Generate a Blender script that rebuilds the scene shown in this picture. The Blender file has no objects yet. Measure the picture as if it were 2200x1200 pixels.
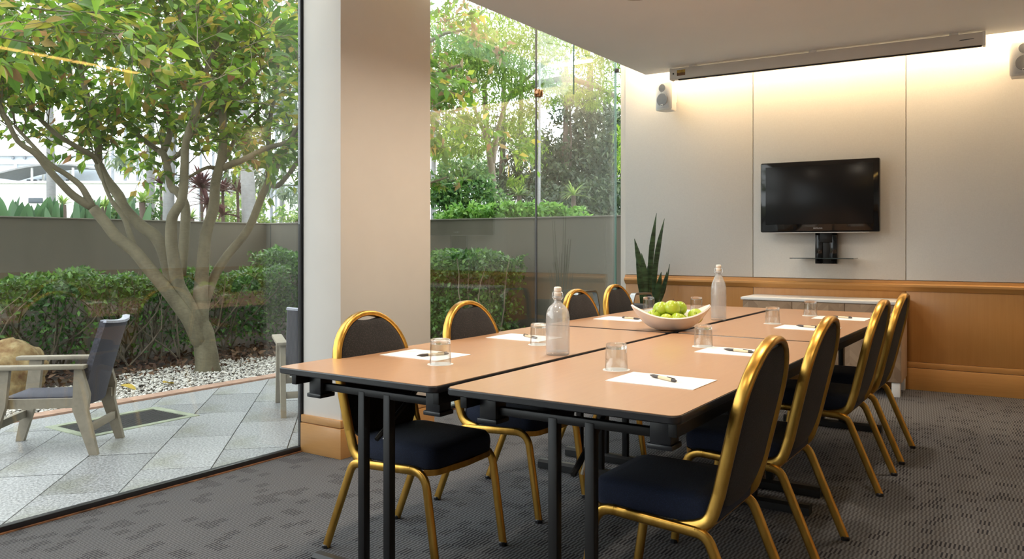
import bpy, bmesh, math, random
import numpy as np
from mathutils import Vector, Matrix, Euler
random.seed(7); rng = np.random.default_rng(7)
R = math.radians
scn = bpy.context.scene
col = scn.collection
EYE = 1.18

# ------------------------------------------------------------------ camera, sky, exposure
cam_d = bpy.data.cameras.new('camera'); cam = bpy.data.objects.new('camera', cam_d); col.objects.link(cam)
cam.location = (0, 0, EYE); cam.rotation_euler = (R(90), 0, R(34))
cam_d.sensor_width = 36; cam_d.lens = 36 * 1720 / 2200.0
cam_d.shift_y = -(600 - 525) / 2200.0
cam_d.clip_start = 0.05; cam_d.clip_end = 300
scn.camera = cam
w = bpy.data.worlds.new('world'); scn.world = w; w.use_nodes = True
bg = w.node_tree.nodes['Background']; bg.inputs[0].default_value = (0.93, 0.97, 1.0, 1); bg.inputs[1].default_value = 3.4
scn.view_settings.view_transform = 'Standard'; scn.view_settings.look = 'None'
scn.view_settings.exposure = 0.36; scn.view_settings.gamma = 1.0
scn.view_settings.use_curve_mapping = False
scn.cycles.use_denoising = True
scn.cycles.max_bounces = 10; scn.cycles.transparent_max_bounces = 24
scn.cycles.sample_clamp_indirect = 6.0
scn.cycles.caustics_reflective = False; scn.cycles.caustics_refractive = False

# ------------------------------------------------------------------ materials
class NT:
    def __init__(s, name):
        s.m = bpy.data.materials.new(name); s.m.use_nodes = True; s.t = s.m.node_tree
        s.n = s.t.nodes; s.p = s.n['Principled BSDF']; s.out = s.n['Material Output']
    def new(s, ty, **k):
        nd = s.n.new(ty)
        for a, b in k.items(): setattr(nd, a, b)
        return nd
    def link(s, a, b): s.t.links.new(a, b)
    def math(s, op, a, b=None, c=None):
        nd = s.new('ShaderNodeMath', operation=op)
        for i, v in enumerate((a, b, c)):
            if v is None: continue
            if isinstance(v, (int, float)): nd.inputs[i].default_value = v
            else: s.link(v, nd.inputs[i])
        return nd.outputs[0]
    def ramp(s, fac, stops):
        nd = s.new('ShaderNodeValToRGB'); s.link(fac, nd.inputs[0]); e = nd.color_ramp.elements
        e[0].position, e[0].color = stops[0][0], (*stops[0][1], 1)
        e[1].position, e[1].color = stops[-1][0], (*stops[-1][1], 1)
        for p, c in stops[1:-1]:
            x = e.new(p); x.color = (*c, 1)
        return nd.outputs[0]
    def noise(s, scale, detail=4, coord=None, rough=.6):
        nd = s.new('ShaderNodeTexNoise'); nd.inputs['Scale'].default_value = scale
        nd.inputs['Detail'].default_value = detail; nd.inputs['Roughness'].default_value = rough
        if coord is not None: s.link(coord, nd.inputs['Vector'])
        return nd.outputs[0]
    def coord(s, kind='Object', scale=(1, 1, 1), rot=(0, 0, 0)):
        tc = s.new('ShaderNodeTexCoord'); mp = s.new('ShaderNodeMapping')
        mp.inputs['Scale'].default_value = scale; mp.inputs['Rotation'].default_value = rot
        s.link(tc.outputs[kind], mp.inputs[0]); return mp.outputs[0]
    def bump(s, h, strength=.3, dist=.01):
        b = s.new('ShaderNodeBump'); b.inputs['Strength'].default_value = strength; b.inputs['Distance'].default_value = dist
        s.link(h, b.inputs['Height']); s.link(b.outputs[0], s.p.inputs['Normal'])
    def set(s, **k):
        for a, b in k.items(): s.p.inputs[a.replace('_', ' ')].default_value = b
        return s

def plain(name, c, rough=.6, metal=0, var=.12, scale=8, bump=0, **k):
    n = NT(name); f = n.noise(scale, 3, n.coord())
    c = np.array(c); n.link(n.ramp(f, [(.3, tuple(c * (1 - var))), (.7, tuple(np.minimum(c * (1 + var), 1)))]), n.p.inputs['Base Color'])
    n.set(Roughness=rough, Metallic=metal, **k)
    if bump: n.bump(n.noise(scale * 12, 3, n.coord()), bump, .004)
    return n.m

def wood(name, c, dark, rough=.4, stretch=(14, 14, 1.2), coat=0, contrast=.5, bump=.03):
    n = NT(name); co = n.coord(scale=stretch)
    f = n.noise(2.2, 6, co, .65); g = n.noise(9, 4, co)
    f = n.math('ADD', n.math('MULTIPLY', f, .7), n.math('MULTIPLY', g, .3))
    oi = n.new('ShaderNodeObjectInfo')
    f = n.math('ADD', f, n.math('MULTIPLY', n.math('SUBTRACT', oi.outputs['Random'], .5), .06))
    n.link(n.ramp(f, [(.5 - contrast / 2, dark), (.5 + contrast / 2, c)]), n.p.inputs['Base Color'])
    n.set(Roughness=rough, Coat_Weight=coat, Coat_Roughness=.12)
    if bump: n.bump(f, bump, .004)
    return n.m

M = {}
M['plaster'] = plain('plaster', (.78, .75, .71), .85, var=.02, scale=3, bump=.05)
M['ceiling_paint'] = plain('ceiling_paint', (.90, .92, .95), .9, var=.01, scale=2)
M['honey'] = wood('honey_veneer_vertical', (.57, .278, .078), (.45, .198, .048), .42, (16, 16, .7), coat=.15, contrast=.7)
M['honey_h'] = wood('honey_timber_horizontal', (.61, .315, .097), (.47, .22, .058), .4, (.8, 16, 16), coat=.2, contrast=.7)
M['honey_b'] = wood('honey_timber_pillar_base', (.58, .315, .115), (.46, .23, .075), .4, (2, 2, 16), coat=.2, contrast=.7)
M['laminate'] = wood('table_laminate', (.51, .288, .160), (.43, .232, .122), .34, (22, 1.6, 22), coat=.25, contrast=.8, bump=0)
M['black_edge'] = plain('black_plastic', (.012, .013, .017), .35, var=.1)
M['black_metal'] = plain('black_powder_coat', (.012, .012, .013), .42, metal=.3, var=.1)
M['white_lam'] = plain('white_laminate', (.80, .80, .80), .35, var=.02)
M['white_plastic'] = plain('white_plastic', (.76, .75, .73), .45, var=.02)
M['screen_case'] = plain('screen_case_enamel', (.70, .66, .63), .4, var=.02)
M['paper'] = plain('paper', (.86, .85, .84), .8, var=.01)
M['print_grey'] = plain('print_grey', (.60, .56, .60), .8, var=.1)
M['gold'] = None
n = NT('gold_anodised'); f = n.noise(30, 4, n.coord(scale=(1, 1, .2)))
n.link(n.ramp(f, [(.3, (.46, .255, .05)), (.7, (.64, .38, .09))]), n.p.inputs['Base Color']); n.set(Metallic=1.0, Roughness=.32); M['gold'] = n.m
def fabric(name, a, b, scale, bump=.3):
    n = NT(name); v = n.new('ShaderNodeTexVoronoi'); v.inputs['Scale'].default_value = scale; n.link(n.coord(), v.inputs['Vector'])
    n.link(n.ramp(v.outputs['Distance'], [(.15, b), (.45, a)]), n.p.inputs['Base Color'])
    n.set(Roughness=.9, Sheen_Weight=.04); n.bump(v.outputs['Distance'], bump, .002); return n.m
M['navy'] = fabric('navy_upholstery', (.0035, .0085, .028), (.007, .017, .05), 220)
M['charcoal'] = fabric('charcoal_dotted_upholstery', (.0065, .0058, .007), (.028, .024, .026), 170)
n = NT('fabric_wall'); co = n.coord(); 
a = n.noise(60, 2, n.coord(scale=(1, 1, 14))); b = n.noise(60, 2, n.coord(scale=(14, 1, 1)))
f = n.math('MULTIPLY', n.math('ADD', a, b), .5)
n.link(n.ramp(f, [(.35, (.66, .64, .61)), (.65, (.74, .72, .69))]), n.p.inputs['Base Color']); n.set(Roughness=.92); n.bump(f, .12, .002); M['wall_fabric'] = n.m
# carpet: loop pile ribs along y with small darker dashes in a woven grid
n = NT('carpet'); tc = n.new('ShaderNodeTexCoord'); sx = n.new('ShaderNodeSeparateXYZ'); n.link(tc.outputs['Object'], sx.inputs[0])
X, Y = sx.outputs[0], sx.outputs[1]
cy = n.math('FLOOR', n.math('DIVIDE', Y, .062)); off = n.math('MULTIPLY', n.math('FRACT', n.math('MULTIPLY', cy, .5)), .048)
xs = n.math('ADD', X, off)
cx = n.math('FLOOR', n.math('DIVIDE', xs, .048))
cb = n.new('ShaderNodeCombineXYZ'); n.link(cx, cb.inputs[0]); n.link(cy, cb.inputs[1])
wn = n.new('ShaderNodeTexWhiteNoise', noise_dimensions='2D'); n.link(cb.outputs[0], wn.inputs['Vector'])
cell = n.math('LESS_THAN', wn.outputs['Value'], .18)
rib = n.math('SINE', n.math('MULTIPLY', xs, 2 * math.pi / .016))
rib01 = n.math('ADD', n.math('MULTIPLY', rib, .5), .5)
pile = n.noise(260, 2, tc.outputs['Object']); big = n.noise(2.5, 2, tc.outputs['Object'])
base = n.ramp(n.math('ADD', n.math('MULTIPLY', pile, .6), n.math('MULTIPLY', rib01, .4)), [(.25, (.034, .034, .037)), (.8, (.160, .162, .174))])
dk = n.ramp(rib01, [(.30, (.006, .007, .013)), (.62, (.125, .122, .128))])
mx = n.new('ShaderNodeMix', data_type='RGBA'); n.link(cell, mx.inputs[0]); n.link(base, mx.inputs[6]); n.link(dk, mx.inputs[7])
n.link(mx.outputs[2], n.p.inputs['Base Color']); n.set(Roughness=.95)
n.bump(n.math('ADD', rib01, n.math('MULTIPLY', pile, .8)), .5, .004); M['carpet'] = n.m
# architectural glass: clear sheet with angle dependent mirror (abs cosine, both faces alike)
def glass_sheet(name, tint):
    n = NT(name); n.n.remove(n.p)
    lw = n.new('ShaderNodeLayerWeight'); lw.inputs['Blend'].default_value = .5
    f = n.math('ADD', n.math('MULTIPLY', n.math('POWER', lw.outputs['Facing'], 4.0), .95), .047)
    tr = n.new('ShaderNodeBsdfTransparent'); tr.inputs[0].default_value = (*tint, 1)
    gl = n.new('ShaderNodeBsdfGlossy'); gl.inputs['Roughness'].default_value = 0.0; gl.inputs[0].default_value = (1, 1, 1, 1)
    mx = n.new('ShaderNodeMixShader'); n.link(f, mx.inputs[0]); n.link(tr.outputs[0], mx.inputs[1]); n.link(gl.outputs[0], mx.inputs[2])
    n.link(mx.outputs[0], n.out.inputs[0]); return n.m
M['glass'] = glass_sheet('window_glass', (.97, .985, .975))
M['fin_glass'] = glass_sheet('fin_glass', (.93, .98, .955))
M['glass_edge'] = plain('glass_edge_green', (.10, .24, .20), .2, var=.1)
def thin_glass(name, tint, f0, cloud, rough):
    n = NT(name)
    lw = n.new('ShaderNodeLayerWeight'); lw.inputs['Blend'].default_value = .5
    f = n.math('ADD', n.math('MULTIPLY', n.math('POWER', lw.outputs['Facing'], 3.0), .8), f0)
    tr = n.new('ShaderNodeBsdfTransparent'); tr.inputs[0].default_value = (*tint, 1)
    gl = n.new('ShaderNodeBsdfGlossy'); gl.inputs['Roughness'].default_value = rough
    m1 = n.new('ShaderNodeMixShader'); n.link(f, m1.inputs[0]); n.link(tr.outputs[0], m1.inputs[1]); n.link(gl.outputs[0], m1.inputs[2])
    if cloud:
        n.set(Roughness=.35); n.p.inputs['Base Color'].default_value = (.80, .82, .84, 1)
        m2 = n.new('ShaderNodeMixShader'); ns = n.noise(90, 3, n.coord()); n.link(n.math('ADD', n.math('MULTIPLY', ns, .06), cloud), m2.inputs[0])
        tl = n.new('ShaderNodeBsdfTranslucent'); tl.inputs[0].default_value = (.85, .86, .88, 1)
        m3 = n.new('ShaderNodeMixShader'); m3.inputs[0].default_value = .45; n.link(n.p.outputs[0], m3.inputs[1]); n.link(tl.outputs[0], m3.inputs[2])
        n.link(m1.outputs[0], m2.inputs[1]); n.link(m3.outputs[0], m2.inputs[2]); m1 = m2
    n.link(m1.outputs[0], n.out.inputs[0]); return n.m
M['tumbler'] = thin_glass('tumbler_glass', (.965, .975, .975), .075, 0, .02)
n = NT('tumbler_base'); n.set(Roughness=.0, IOR=1.45, Transmission_Weight=1.0); n.p.inputs['Base Color'].default_value = (1, 1, 1, 1)
tr = n.new('ShaderNodeBsdfTransparent'); mx = n.new('ShaderNodeMixShader'); mx.inputs[0].default_value = .62; n.link(tr.outputs[0], mx.inputs[1]); n.link(n.p.outputs[0], mx.inputs[2]); n.link(mx.outputs[0], n.out.inputs[0]); M['tumbler_base'] = n.m
M['frost'] = thin_glass('frosty_bottle_glass', (.96, .97, .975), .08, .20, .10)
n = NT('apple_skin'); f = n.noise(7, 4, n.coord()); oi = n.new('ShaderNodeObjectInfo')
f = n.math('ADD', f, n.math('MULTIPLY', n.math('SUBTRACT', oi.outputs['Random'], .5), .35))
n.link(n.ramp(f, [(.3, (.30, .46, .03)), (.75, (.52, .60, .05))]), n.p.inputs['Base Color']); n.set(Roughness=.28, Coat_Weight=.3); M['apple'] = n.m
M['bowl'] = plain('bowl_ceramic', (.78, .74, .70), .22, var=.02, Coat_Weight=.3)
M['stopper'] = plain('white_ceramic', (.80, .76, .70), .3, var=.02)
M['wire'] = plain('steel_wire', (.60, .58, .56), .25, metal=1)
M['bronze'] = plain('bronze_fitting', (.42, .22, .12), .28, metal=1)
M['chrome'] = plain('chrome', (.7, .66, .6), .15, metal=1)
M['tv_bezel'] = plain('gloss_black', (.006, .006, .007), .08, var=.05)
M['tv_screen'] = plain('tv_screen', (.010, .010, .011), .22, var=.02); M['tv_screen'].node_tree.nodes['Principled BSDF'].inputs['Specular IOR Level'].default_value = .22
M['letter'] = plain('silver_lettering', (.55, .55, .56), .4, var=.02)
M['smoke_glass'] = plain('smoked_glass', (.02, .03, .03), .05, var=.05)
M['grille'] = fabric('speaker_grille', (.68, .69, .71), (.55, .56, .58), 300, .2)
M['sticker'] = plain('yellow_label', (.42, .27, .05), .5, var=.5, scale=40)
M['sticker_b'] = plain('brown_label_band', (.16, .07, .02), .5, var=.4, scale=40)
n = NT('herringbone_veneer'); tc = n.new('ShaderNodeTexCoord'); sx = n.new('ShaderNodeSeparateXYZ'); n.link(tc.outputs['Object'], sx.inputs[0])
X, Z = sx.outputs[0], sx.outputs[2]
fx = n.math('FRACT', n.math('DIVIDE', X, .16)); tri = n.math('ABSOLUTE', n.math('SUBTRACT', fx, .5))
v = n.math('ADD', n.math('DIVIDE', Z, .16), tri)
st = n.math('FLOOR', n.math('MULTIPLY', v, 3.2)); sg = n.math('GREATER_THAN', fx, .5)
cb = n.new('ShaderNodeCombineXYZ'); n.link(st, cb.inputs[0]); n.link(n.math('ADD', n.math('FLOOR', n.math('DIVIDE', X, .16)), n.math('MULTIPLY', sg, .5)), cb.inputs[1])
wn = n.new('ShaderNodeTexWhiteNoise', noise_dimensions='2D'); n.link(cb.outputs[0], wn.inputs['Vector'])
n.link(n.ramp(wn.outputs['Value'], [(0, (.24, .16, .105)), (1, (.37, .265, .18))]), n.p.inputs['Base Color']); n.set(Roughness=.75); M['herring'] = n.m
n = NT('lamp_warm'); n.p.inputs['Base Color'].default_value = (1, .8, .5, 1); n.p.inputs['Emission Color'].default_value = (1.0, .74, .44, 1); n.p.inputs['Emission Strength'].default_value = 75; M['lamp'] = n.m
n = NT('lamp_soft'); n.p.inputs['Base Color'].default_value = (1, .8, .5, 1); n.p.inputs['Emission Color'].default_value = (1.0, .74, .42, 1); n.p.inputs['Emission Strength'].default_value = 13; M['lamp_soft'] = n.m
n = NT('lamp_strip'); n.p.inputs['Emission Color'].default_value = (1.0, .60, .16, 1); n.p.inputs['Emission Strength'].default_value = 7; M['lamp_strip'] = n.m
# outdoors
n = NT('granite_paver'); co = n.coord(); f = n.noise(75, 4, co, .75); g = n.noise(1.3, 3, co); oi = n.new('ShaderNodeObjectInfo')
f2 = n.math('ADD', f, n.math('MULTIPLY', n.math('SUBTRACT', oi.outputs['Random'], .5), .10))
c1 = n.ramp(f2, [(.35, (.12, .125, .13)), (.5, (.29, .30, .31)), (.68, (.55, .565, .585))])
mo = n.ramp(g, [(.56, (1, 1, 1)), (.72, (.66, .66, .50))])
mx = n.new('ShaderNodeMix', data_type='RGBA', blend_type='MULTIPLY'); mx.inputs[0].default_value = 1; n.link(c1, mx.inputs[6]); n.link(mo, mx.inputs[7])
n.link(mx.outputs[2], n.p.inputs['Base Color']); n.set(Roughness=.38); n.bump(f, .15, .002); M['paver'] = n.m
M['grout'] = plain('joint_sand', (.045, .047, .045), .9)
M['terracotta'] = plain('terracotta_edging', (.42, .27, .20), .85, var=.15, scale=14, bump=.2)
M['pebble'] = None
n = NT('white_pebbles'); ge = n.new('ShaderNodeNewGeometry'); n.link(n.ramp(ge.outputs['Random Per Island'], [(0, (.34, .32, .29)), (.5, (.62, .60, .56)), (1, (.80, .78, .74))]), n.p.inputs['Base Color']); n.set(Roughness=.8); M['pebble'] = n.m
M['soil'] = plain('dark_mulch', (.050, .036, .026), .95, var=.5, scale=30, bump=.4)
n = NT('garden_wall_render'); f = n.noise(2.0, 5, n.coord(scale=(1, 1, .25))); g = n.noise(60, 3, n.coord())
n.link(n.ramp(n.math('ADD', n.math('MULTIPLY', f, .85), n.math('MULTIPLY', g, .15)), [(.3, (.105, .096, .072)), (.7, (.145, .132, .102))]), n.p.inputs['Base Color']); n.set(Roughness=.9); n.bump(g, .15, .004); M['render'] = n.m
M['cap'] = plain('wall_capping', (.17, .16, .13), .9, var=.1, scale=6)
def leafmat(name, stops, trans=.45, rough=.45):
    n = NT(name); ge = n.new('ShaderNodeNewGeometry'); oi = n.new('ShaderNodeObjectInfo')
    f = n.math('FRACT', n.math('ADD', ge.outputs['Random Per Island'], n.math('MULTIPLY', oi.outputs['Random'], 7.3)))
    c = n.ramp(f, stops); n.link(c, n.p.inputs['Base Color']); n.set(Roughness=rough)
    tr = n.new('ShaderNodeBsdfTranslucent'); n.link(c, tr.inputs[0]); mx = n.new('ShaderNodeMixShader'); mx.inputs[0].default_value = trans
    n.link(n.p.outputs[0], mx.inputs[1]); n.link(tr.outputs[0], mx.inputs[2]); n.link(mx.outputs[0], n.out.inputs[0]); return n.m
M['tree_leaf'] = leafmat('broad_leaf', [(0, (.05, .12, .013)), (.35, (.10, .225, .022)), (.62, (.20, .37, .034)), (.82, (.38, .47, .055)), (.9, (.48, .40, .055)), (1, (.30, .15, .08))], .55)
M['dry_leaf'] = leafmat('autumn_leaf', [(0, (.05, .15, .015)), (.6, (.14, .28, .028)), (.72, (.30, .24, .08)), (1, (.24, .13, .08))], .45)
M['hedge_leaf'] = leafmat('hedge_leaf', [(0, (.035, .10, .025)), (.5, (.07, .18, .035)), (1, (.16, .34, .06))], .35, .35)
M['feather'] = leafmat('feathery_leaf', [(0, (.09, .20, .015)), (.5, (.17, .31, .028)), (1, (.30, .42, .055))], .5)
M['dark_leaf'] = leafmat('dark_evergreen_leaf', [(0, (.022, .045, .022)), (.5, (.05, .085, .04)), (1, (.10, .14, .06))], .3)
M['bush_leaf'] = leafmat('bush_leaf', [(0, (.04, .11, .035)), (.6, (.09, .21, .05)), (1, (.18, .30, .07))], .4)
M['lime_leaf'] = leafmat('lime_hedge_leaf', [(0, (.07, .20, .025)), (.5, (.14, .32, .045)), (1, (.26, .45, .09))], .4)
M['gum_leaf'] = leafmat('gum_leaf', [(0, (.09, .14, .09)), (.5, (.18, .25, .15)), (1, (.32, .38, .22))], .4)
M['paradise_leaf'] = leafmat('paddle_leaf', [(0, (.025, .085, .035)), (.5, (.055, .14, .055)), (1, (.10, .21, .085))], .22)
M['cordyline'] = leafmat('burgundy_strap_leaf', [(0, (.05, .018, .025)), (.5, (.12, .045, .055)), (1, (.22, .12, .12))], .3)
M['yucca'] = leafmat('yucca_leaf', [(0, (.10, .22, .05)), (.5, (.24, .38, .09)), (1, (.42, .50, .16))], .4)
M['snake'] = None
n = NT('snake_plant_leaf'); wv = n.new('ShaderNodeTexNoise'); wv.inputs['Scale'].default_value = 26; n.link(n.coord(scale=(.25, .25, 1.6)), wv.inputs['Vector'])
n.link(n.ramp(wv.outputs[0], [(.35, (.010, .030, .014)), (.65, (.05, .11, .05))]), n.p.inputs['Base Color']); n.set(Roughness=.4); M['snake'] = n.m
M['litter'] = leafmat('fallen_leaf_brown', [(0, (.055, .028, .018)), (.6, (.14, .075, .045)), (1, (.26, .16, .10))], .15, .8)
M['yellow_leaf'] = leafmat('fallen_leaf_yellow', [(0, (.50, .34, .05)), (1, (.55, .42, .08))], .2, .7)
def bark(name, a, b, scale=6):
    n = NT(name); f = n.noise(scale, 6, n.coord(scale=(1, 1, .5))); g = n.noise(scale * 7, 4, n.coord(scale=(.6, .6, 2)))
    f = n.math('ADD', n.math('MULTIPLY', f, .7), n.math('MULTIPLY', g, .3))
    n.link(n.ramp(f, [(.35, a), (.65, b)]), n.p.inputs['Base Color']); n.set(Roughness=.85); n.bump(f, .4, .01); return n.m
M['bark'] = bark('grey_green_bark', (.095, .082, .050), (.20, .178, .115))
M['gum_bark'] = bark('pale_gum_bark', (.15, .15, .152), (.30, .305, .315), 3)
M['dark_bark'] = bark('dark_bark', (.05, .035, .028), (.13, .09, .07))
M['brown_bark'] = bark('brown_bark', (.13, .10, .075), (.26, .21, .165))
M['twig'] = bark('hedge_twig', (.12, .10, .07), (.27, .23, .17), 12)
M['rock'] = None
n = NT('sandstone'); f = n.noise(5, 6, n.coord()); n.link(n.ramp(f, [(.3, (.14, .065, .025)), (.5, (.25, .17, .075)), (.7, (.36, .29, .15))]), n.p.inputs['Base Color']); n.set(Roughness=.9); n.bump(f, .5, .03); M['rock'] = n.m
M['teak'] = wood('weathered_teak', (.36, .32, .25), (.22, .195, .15), .75, (6, 6, 6), contrast=.6, bump=.15)
def woven(name, a, b, s=110):
    n = NT(name); wv = n.new('ShaderNodeTexWave', wave_type='BANDS', bands_direction='Y'); wv.inputs['Scale'].default_value = s / 6.283; wv.inputs['Distortion'].default_value = .6
    n.link(n.coord(), wv.inputs['Vector']); n.link(n.ramp(wv.outputs[0], [(.2, a), (.7, b)]), n.p.inputs['Base Color']); n.set(Roughness=.8); n.bump(wv.outputs[0], .5, .003); return n.m
M['rope'] = woven('charcoal_rope_weave', (.022, .023, .032), (.13, .13, .165), 480)
M['rope_trim'] = plain('pale_rope_band', (.42, .44, .52), .7, var=.2, scale=60)
M['grate'] = plain('cast_iron_grate', (.028, .026, .026), .6, var=.3, scale=30)
M['grate_frame'] = plain('mossy_concrete_frame', (.27, .30, .22), .85, var=.2, scale=12)
M['far_white'] = plain('painted_render_white', (.85, .85, .84), .8, var=.02)
M['far_blue'] = plain('pale_blue_cladding', (.50, .56, .64), .6, var=.05)
M['far_roof'] = plain('grey_roof_sheet', (.28, .28, .29), .6, var=.1)
M['far_dark'] = plain('dark_window', (.06, .08, .10), .2, var=.1)
M['far_metal'] = plain('galvanised_steel', (.22, .24, .27), .5, metal=.4)
M['ground'] = plain('garden_ground', (.10, .11, .07), .95, var=.4, scale=2)
M['chair_mesh'] = plain('black_leather', (.018, .018, .02), .45, var=.1)
M['arm_alu'] = plain('polished_arm', (.30, .31, .31), .3, metal=.8)
M['pot'] = plain('black_planter', (.018, .018, .02), .35, var=.1)
M['pen_cream'] = plain('pen_barrel', (.66, .55, .38), .45, var=.03)
M['pen_dark'] = plain('pen_grip', (.06, .05, .05), .45, var=.1)

# ------------------------------------------------------------------ mesh helpers
class MB:
    def __init__(s): s.v = []; s.f = []
    def add(s, vs, fs):
        k = len(s.v); s.v += [tuple(p) for p in vs]; s.f += [tuple(i + k for i in f) for f in fs]; return s
    def box(s, a, b, bev=0, mat=None):
        bm = bmesh.new(); bmesh.ops.create_cube(bm, size=1)
        a, b = Vector(a), Vector(b); c = (a + b) / 2; d = b - a
        for v in bm.verts: v.co = Vector((v.co.x * d.x, v.co.y * d.y, v.co.z * d.z))
        if bev: bmesh.ops.bevel(bm, geom=bm.edges[:], offset=bev, segments=2 if bev < .02 else 4, profile=.5, affect='EDGES')
        if mat is None: mat = Matrix.Translation(c)
        else: mat = mat @ Matrix.Translation(c)
        bm.verts.index_update()
        s.add([mat @ v.co for v in bm.verts], [[v.index for v in f.verts] for f in bm.faces]); bm.free(); return s
    def lathe(s, prof, c=(0, 0, 0), n=24, mat=None):
        vs = []; fs = []; idx = []
        for r, z in prof:
            if r < 1e-6: idx.append([len(vs)]); vs.append(Vector((0, 0, z)))
            else:
                idx.append(list(range(len(vs), len(vs) + n)))
                vs += [Vector((r * math.cos(2 * math.pi * i / n), r * math.sin(2 * math.pi * i / n), z)) for i in range(n)]
        for A, B in zip(idx, idx[1:]):
            for i in range(n):
                j = (i + 1) % n
                if len(A) == 1 and len(B) == 1: continue
                if len(A) == 1: fs.append((A[0], B[j], B[i]))
                elif len(B) == 1: fs.append((A[i], A[j], B[0]))
                else: fs.append((A[i], A[j], B[j], B[i]))
        m = Matrix.Translation(Vector(c)) if mat is None else mat
        return s.add([m @ p for p in vs], fs)
    def sweep(s, path, prof, up=(0, 0, 1), closed=False, cap=True, scale=None):
        """prof: 2D points (a along 'up'-ish normal, b along binormal)"""
        P = [Vector(p) for p in path]; n = len(P); k = len(prof); vs = []
        T = []
        for i in range(n):
            a = P[(i - 1) % n] if (closed or i) else P[0]; b = P[(i + 1) % n] if (closed or i < n - 1) else P[-1]
            T.append((b - a).normalized())
        u = Vector(up)
        for i in range(n):
            u = (u - T[i] * u.dot(T[i]))
            if u.length < 1e-6: u = T[i].orthogonal()
            u.normalize(); bnr = T[i].cross(u); sc = 1 if scale is None else scale[i]
            vs += [P[i] + u * (a * sc) + bnr * (b * sc) for a, b in prof]
        fs = []
        for i in range(n if closed else n - 1):
            j = (i + 1) % n
            for q in range(k):
                r = (q + 1) % k; fs.append((i * k + q, i * k + r, j * k + r, j * k + q))
        if cap and not closed:
            fs.append(tuple(reversed(range(k)))); fs.append(tuple((n - 1) * k + q for q in range(k)))
        return s.add(vs, fs)
    def tube(s, path, r, n=8, up=(0, 0, 1), closed=False, scale=None):
        return s.sweep(path, [(r * math.cos(2 * math.pi * i / n), r * math.sin(2 * math.pi * i / n)) for i in range(n)], up, closed, True, scale)
    def prism(s, poly, z0, z1, mat=None, bev=0):
        n = len(poly); m = mat or Matrix.Identity(4)
        if bev:
            c = Vector((sum(p[0] for p in poly) / n, sum(p[1] for p in poly) / n))
            def ins(p, d):
                q = Vector(p) - c; L = q.length; return c + q * ((L - d) / L)
            lay = [([ins(p, bev) for p in poly], z0), (poly, z0 + bev), (poly, z1 - bev), ([ins(p, bev) for p in poly], z1)]
        else: lay = [(poly, z0), (poly, z1)]
        vs = [m @ Vector((p[0], p[1], z)) for L, z in lay for p in L]
        fs = [tuple(reversed(range(n))), tuple((len(lay) - 1) * n + i for i in range(n))]
        for l in range(len(lay) - 1):
            for i in range(n):
                j = (i + 1) % n; fs.append((l * n + i, l * n + j, (l + 1) * n + j, (l + 1) * n + i))
        return s.add(vs, fs)
    def build(s, name, mat, parent=None, smooth=30, kind=None, label=None):
        me = bpy.data.meshes.new(name); me.from_pydata(s.v, [], s.f); me.validate()
        return link(name, me, mat, parent, smooth, kind, label)

def link(name, me, mat, parent=None, smooth=30, kind=None, label=None):
    if mat is not None and len(me.materials) == 0: me.materials.append(mat)
    if smooth:
        me.polygons.foreach_set('use_smooth', [True] * len(me.polygons))
        if smooth < 180: me.set_sharp_from_angle(angle=R(smooth))
    o = bpy.data.objects.new(name, me); col.objects.link(o)
    if parent is not None: o.parent = parent
    if kind: o['kind'] = kind
    if label: o['label'] = label
    return o
def inst(name, me, parent, loc=(0, 0, 0), rot=(0, 0, 0), sc=1):
    o = bpy.data.objects.new(name, me); col.objects.link(o); o.parent = parent
    o.location = loc; o.rotation_euler = rot; o.scale = (sc, sc, sc) if isinstance(sc, (int, float)) else sc; return o
def thing(name, label, cat, loc=(0, 0, 0), rz=0, group=None):
    o = bpy.data.objects.new(name, None); col.objects.link(o); o.empty_display_size = .1
    o.location = loc; o.rotation_euler = (0, 0, rz); o['label'] = label; o['category'] = cat
    if group: o['group'] = group
    return o
def tag(o, label, cat, group=None):
    o['label'] = label; o['category'] = cat
    if group: o['group'] = group
    return o
def dup(root, loc, rz, label, group=None):
    r = root.copy(); col.objects.link(r); r.location = loc; r.rotation_euler = (0, 0, rz); r['label'] = label
    if group: r['group'] = group
    for ch in list(root.children):
        c = ch.copy(); col.objects.link(c); c.parent = r
        for g in list(ch.children):
            d = g.copy(); col.objects.link(d); d.parent = c
    return r
def struct(o, label=None):
    o['kind'] = 'structure'
    if label: o['label'] = label
    return o
def np_mesh(name, V, Fq):
    V = np.asarray(V, np.float32); Fq = np.asarray(Fq, np.int32); k = Fq.shape[1]
    me = bpy.data.meshes.new(name); me.vertices.add(len(V)); me.vertices.foreach_set('co', V.ravel())
    me.loops.add(Fq.size); me.loops.foreach_set('vertex_index', Fq.ravel())
    me.polygons.add(len(Fq)); me.polygons.foreach_set('loop_start', np.arange(0, Fq.size, k, dtype=np.int32)); me.polygons.foreach_set('loop_total', np.full(len(Fq), k, np.int32))
    me.update(calc_edges=True); me.validate(); return me
def fillet(pts, rad, seg=5):
    """round the corners of a polyline"""
    P = [Vector(p) for p in pts]; out = [P[0]]
    for i in range(1, len(P) - 1):
        a, b, c = P[i - 1], P[i], P[i + 1]; r = rad[i - 1] if isinstance(rad, (list, tuple)) else rad
        d1 = (a - b).normalized(); d2 = (c - b).normalized(); ang = d1.angle(d2); t = r / math.tan(ang / 2)
        t = min(t, (a - b).length * .49, (c - b).length * .49)
        p1, p2 = b + d1 * t, b + d2 * t
        for k in range(seg + 1):
            u = k / seg; out.append((1 - u) ** 2 * p1 + 2 * u * (1 - u) * b + u * u * p2)
    out.append(P[-1]); return out
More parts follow.
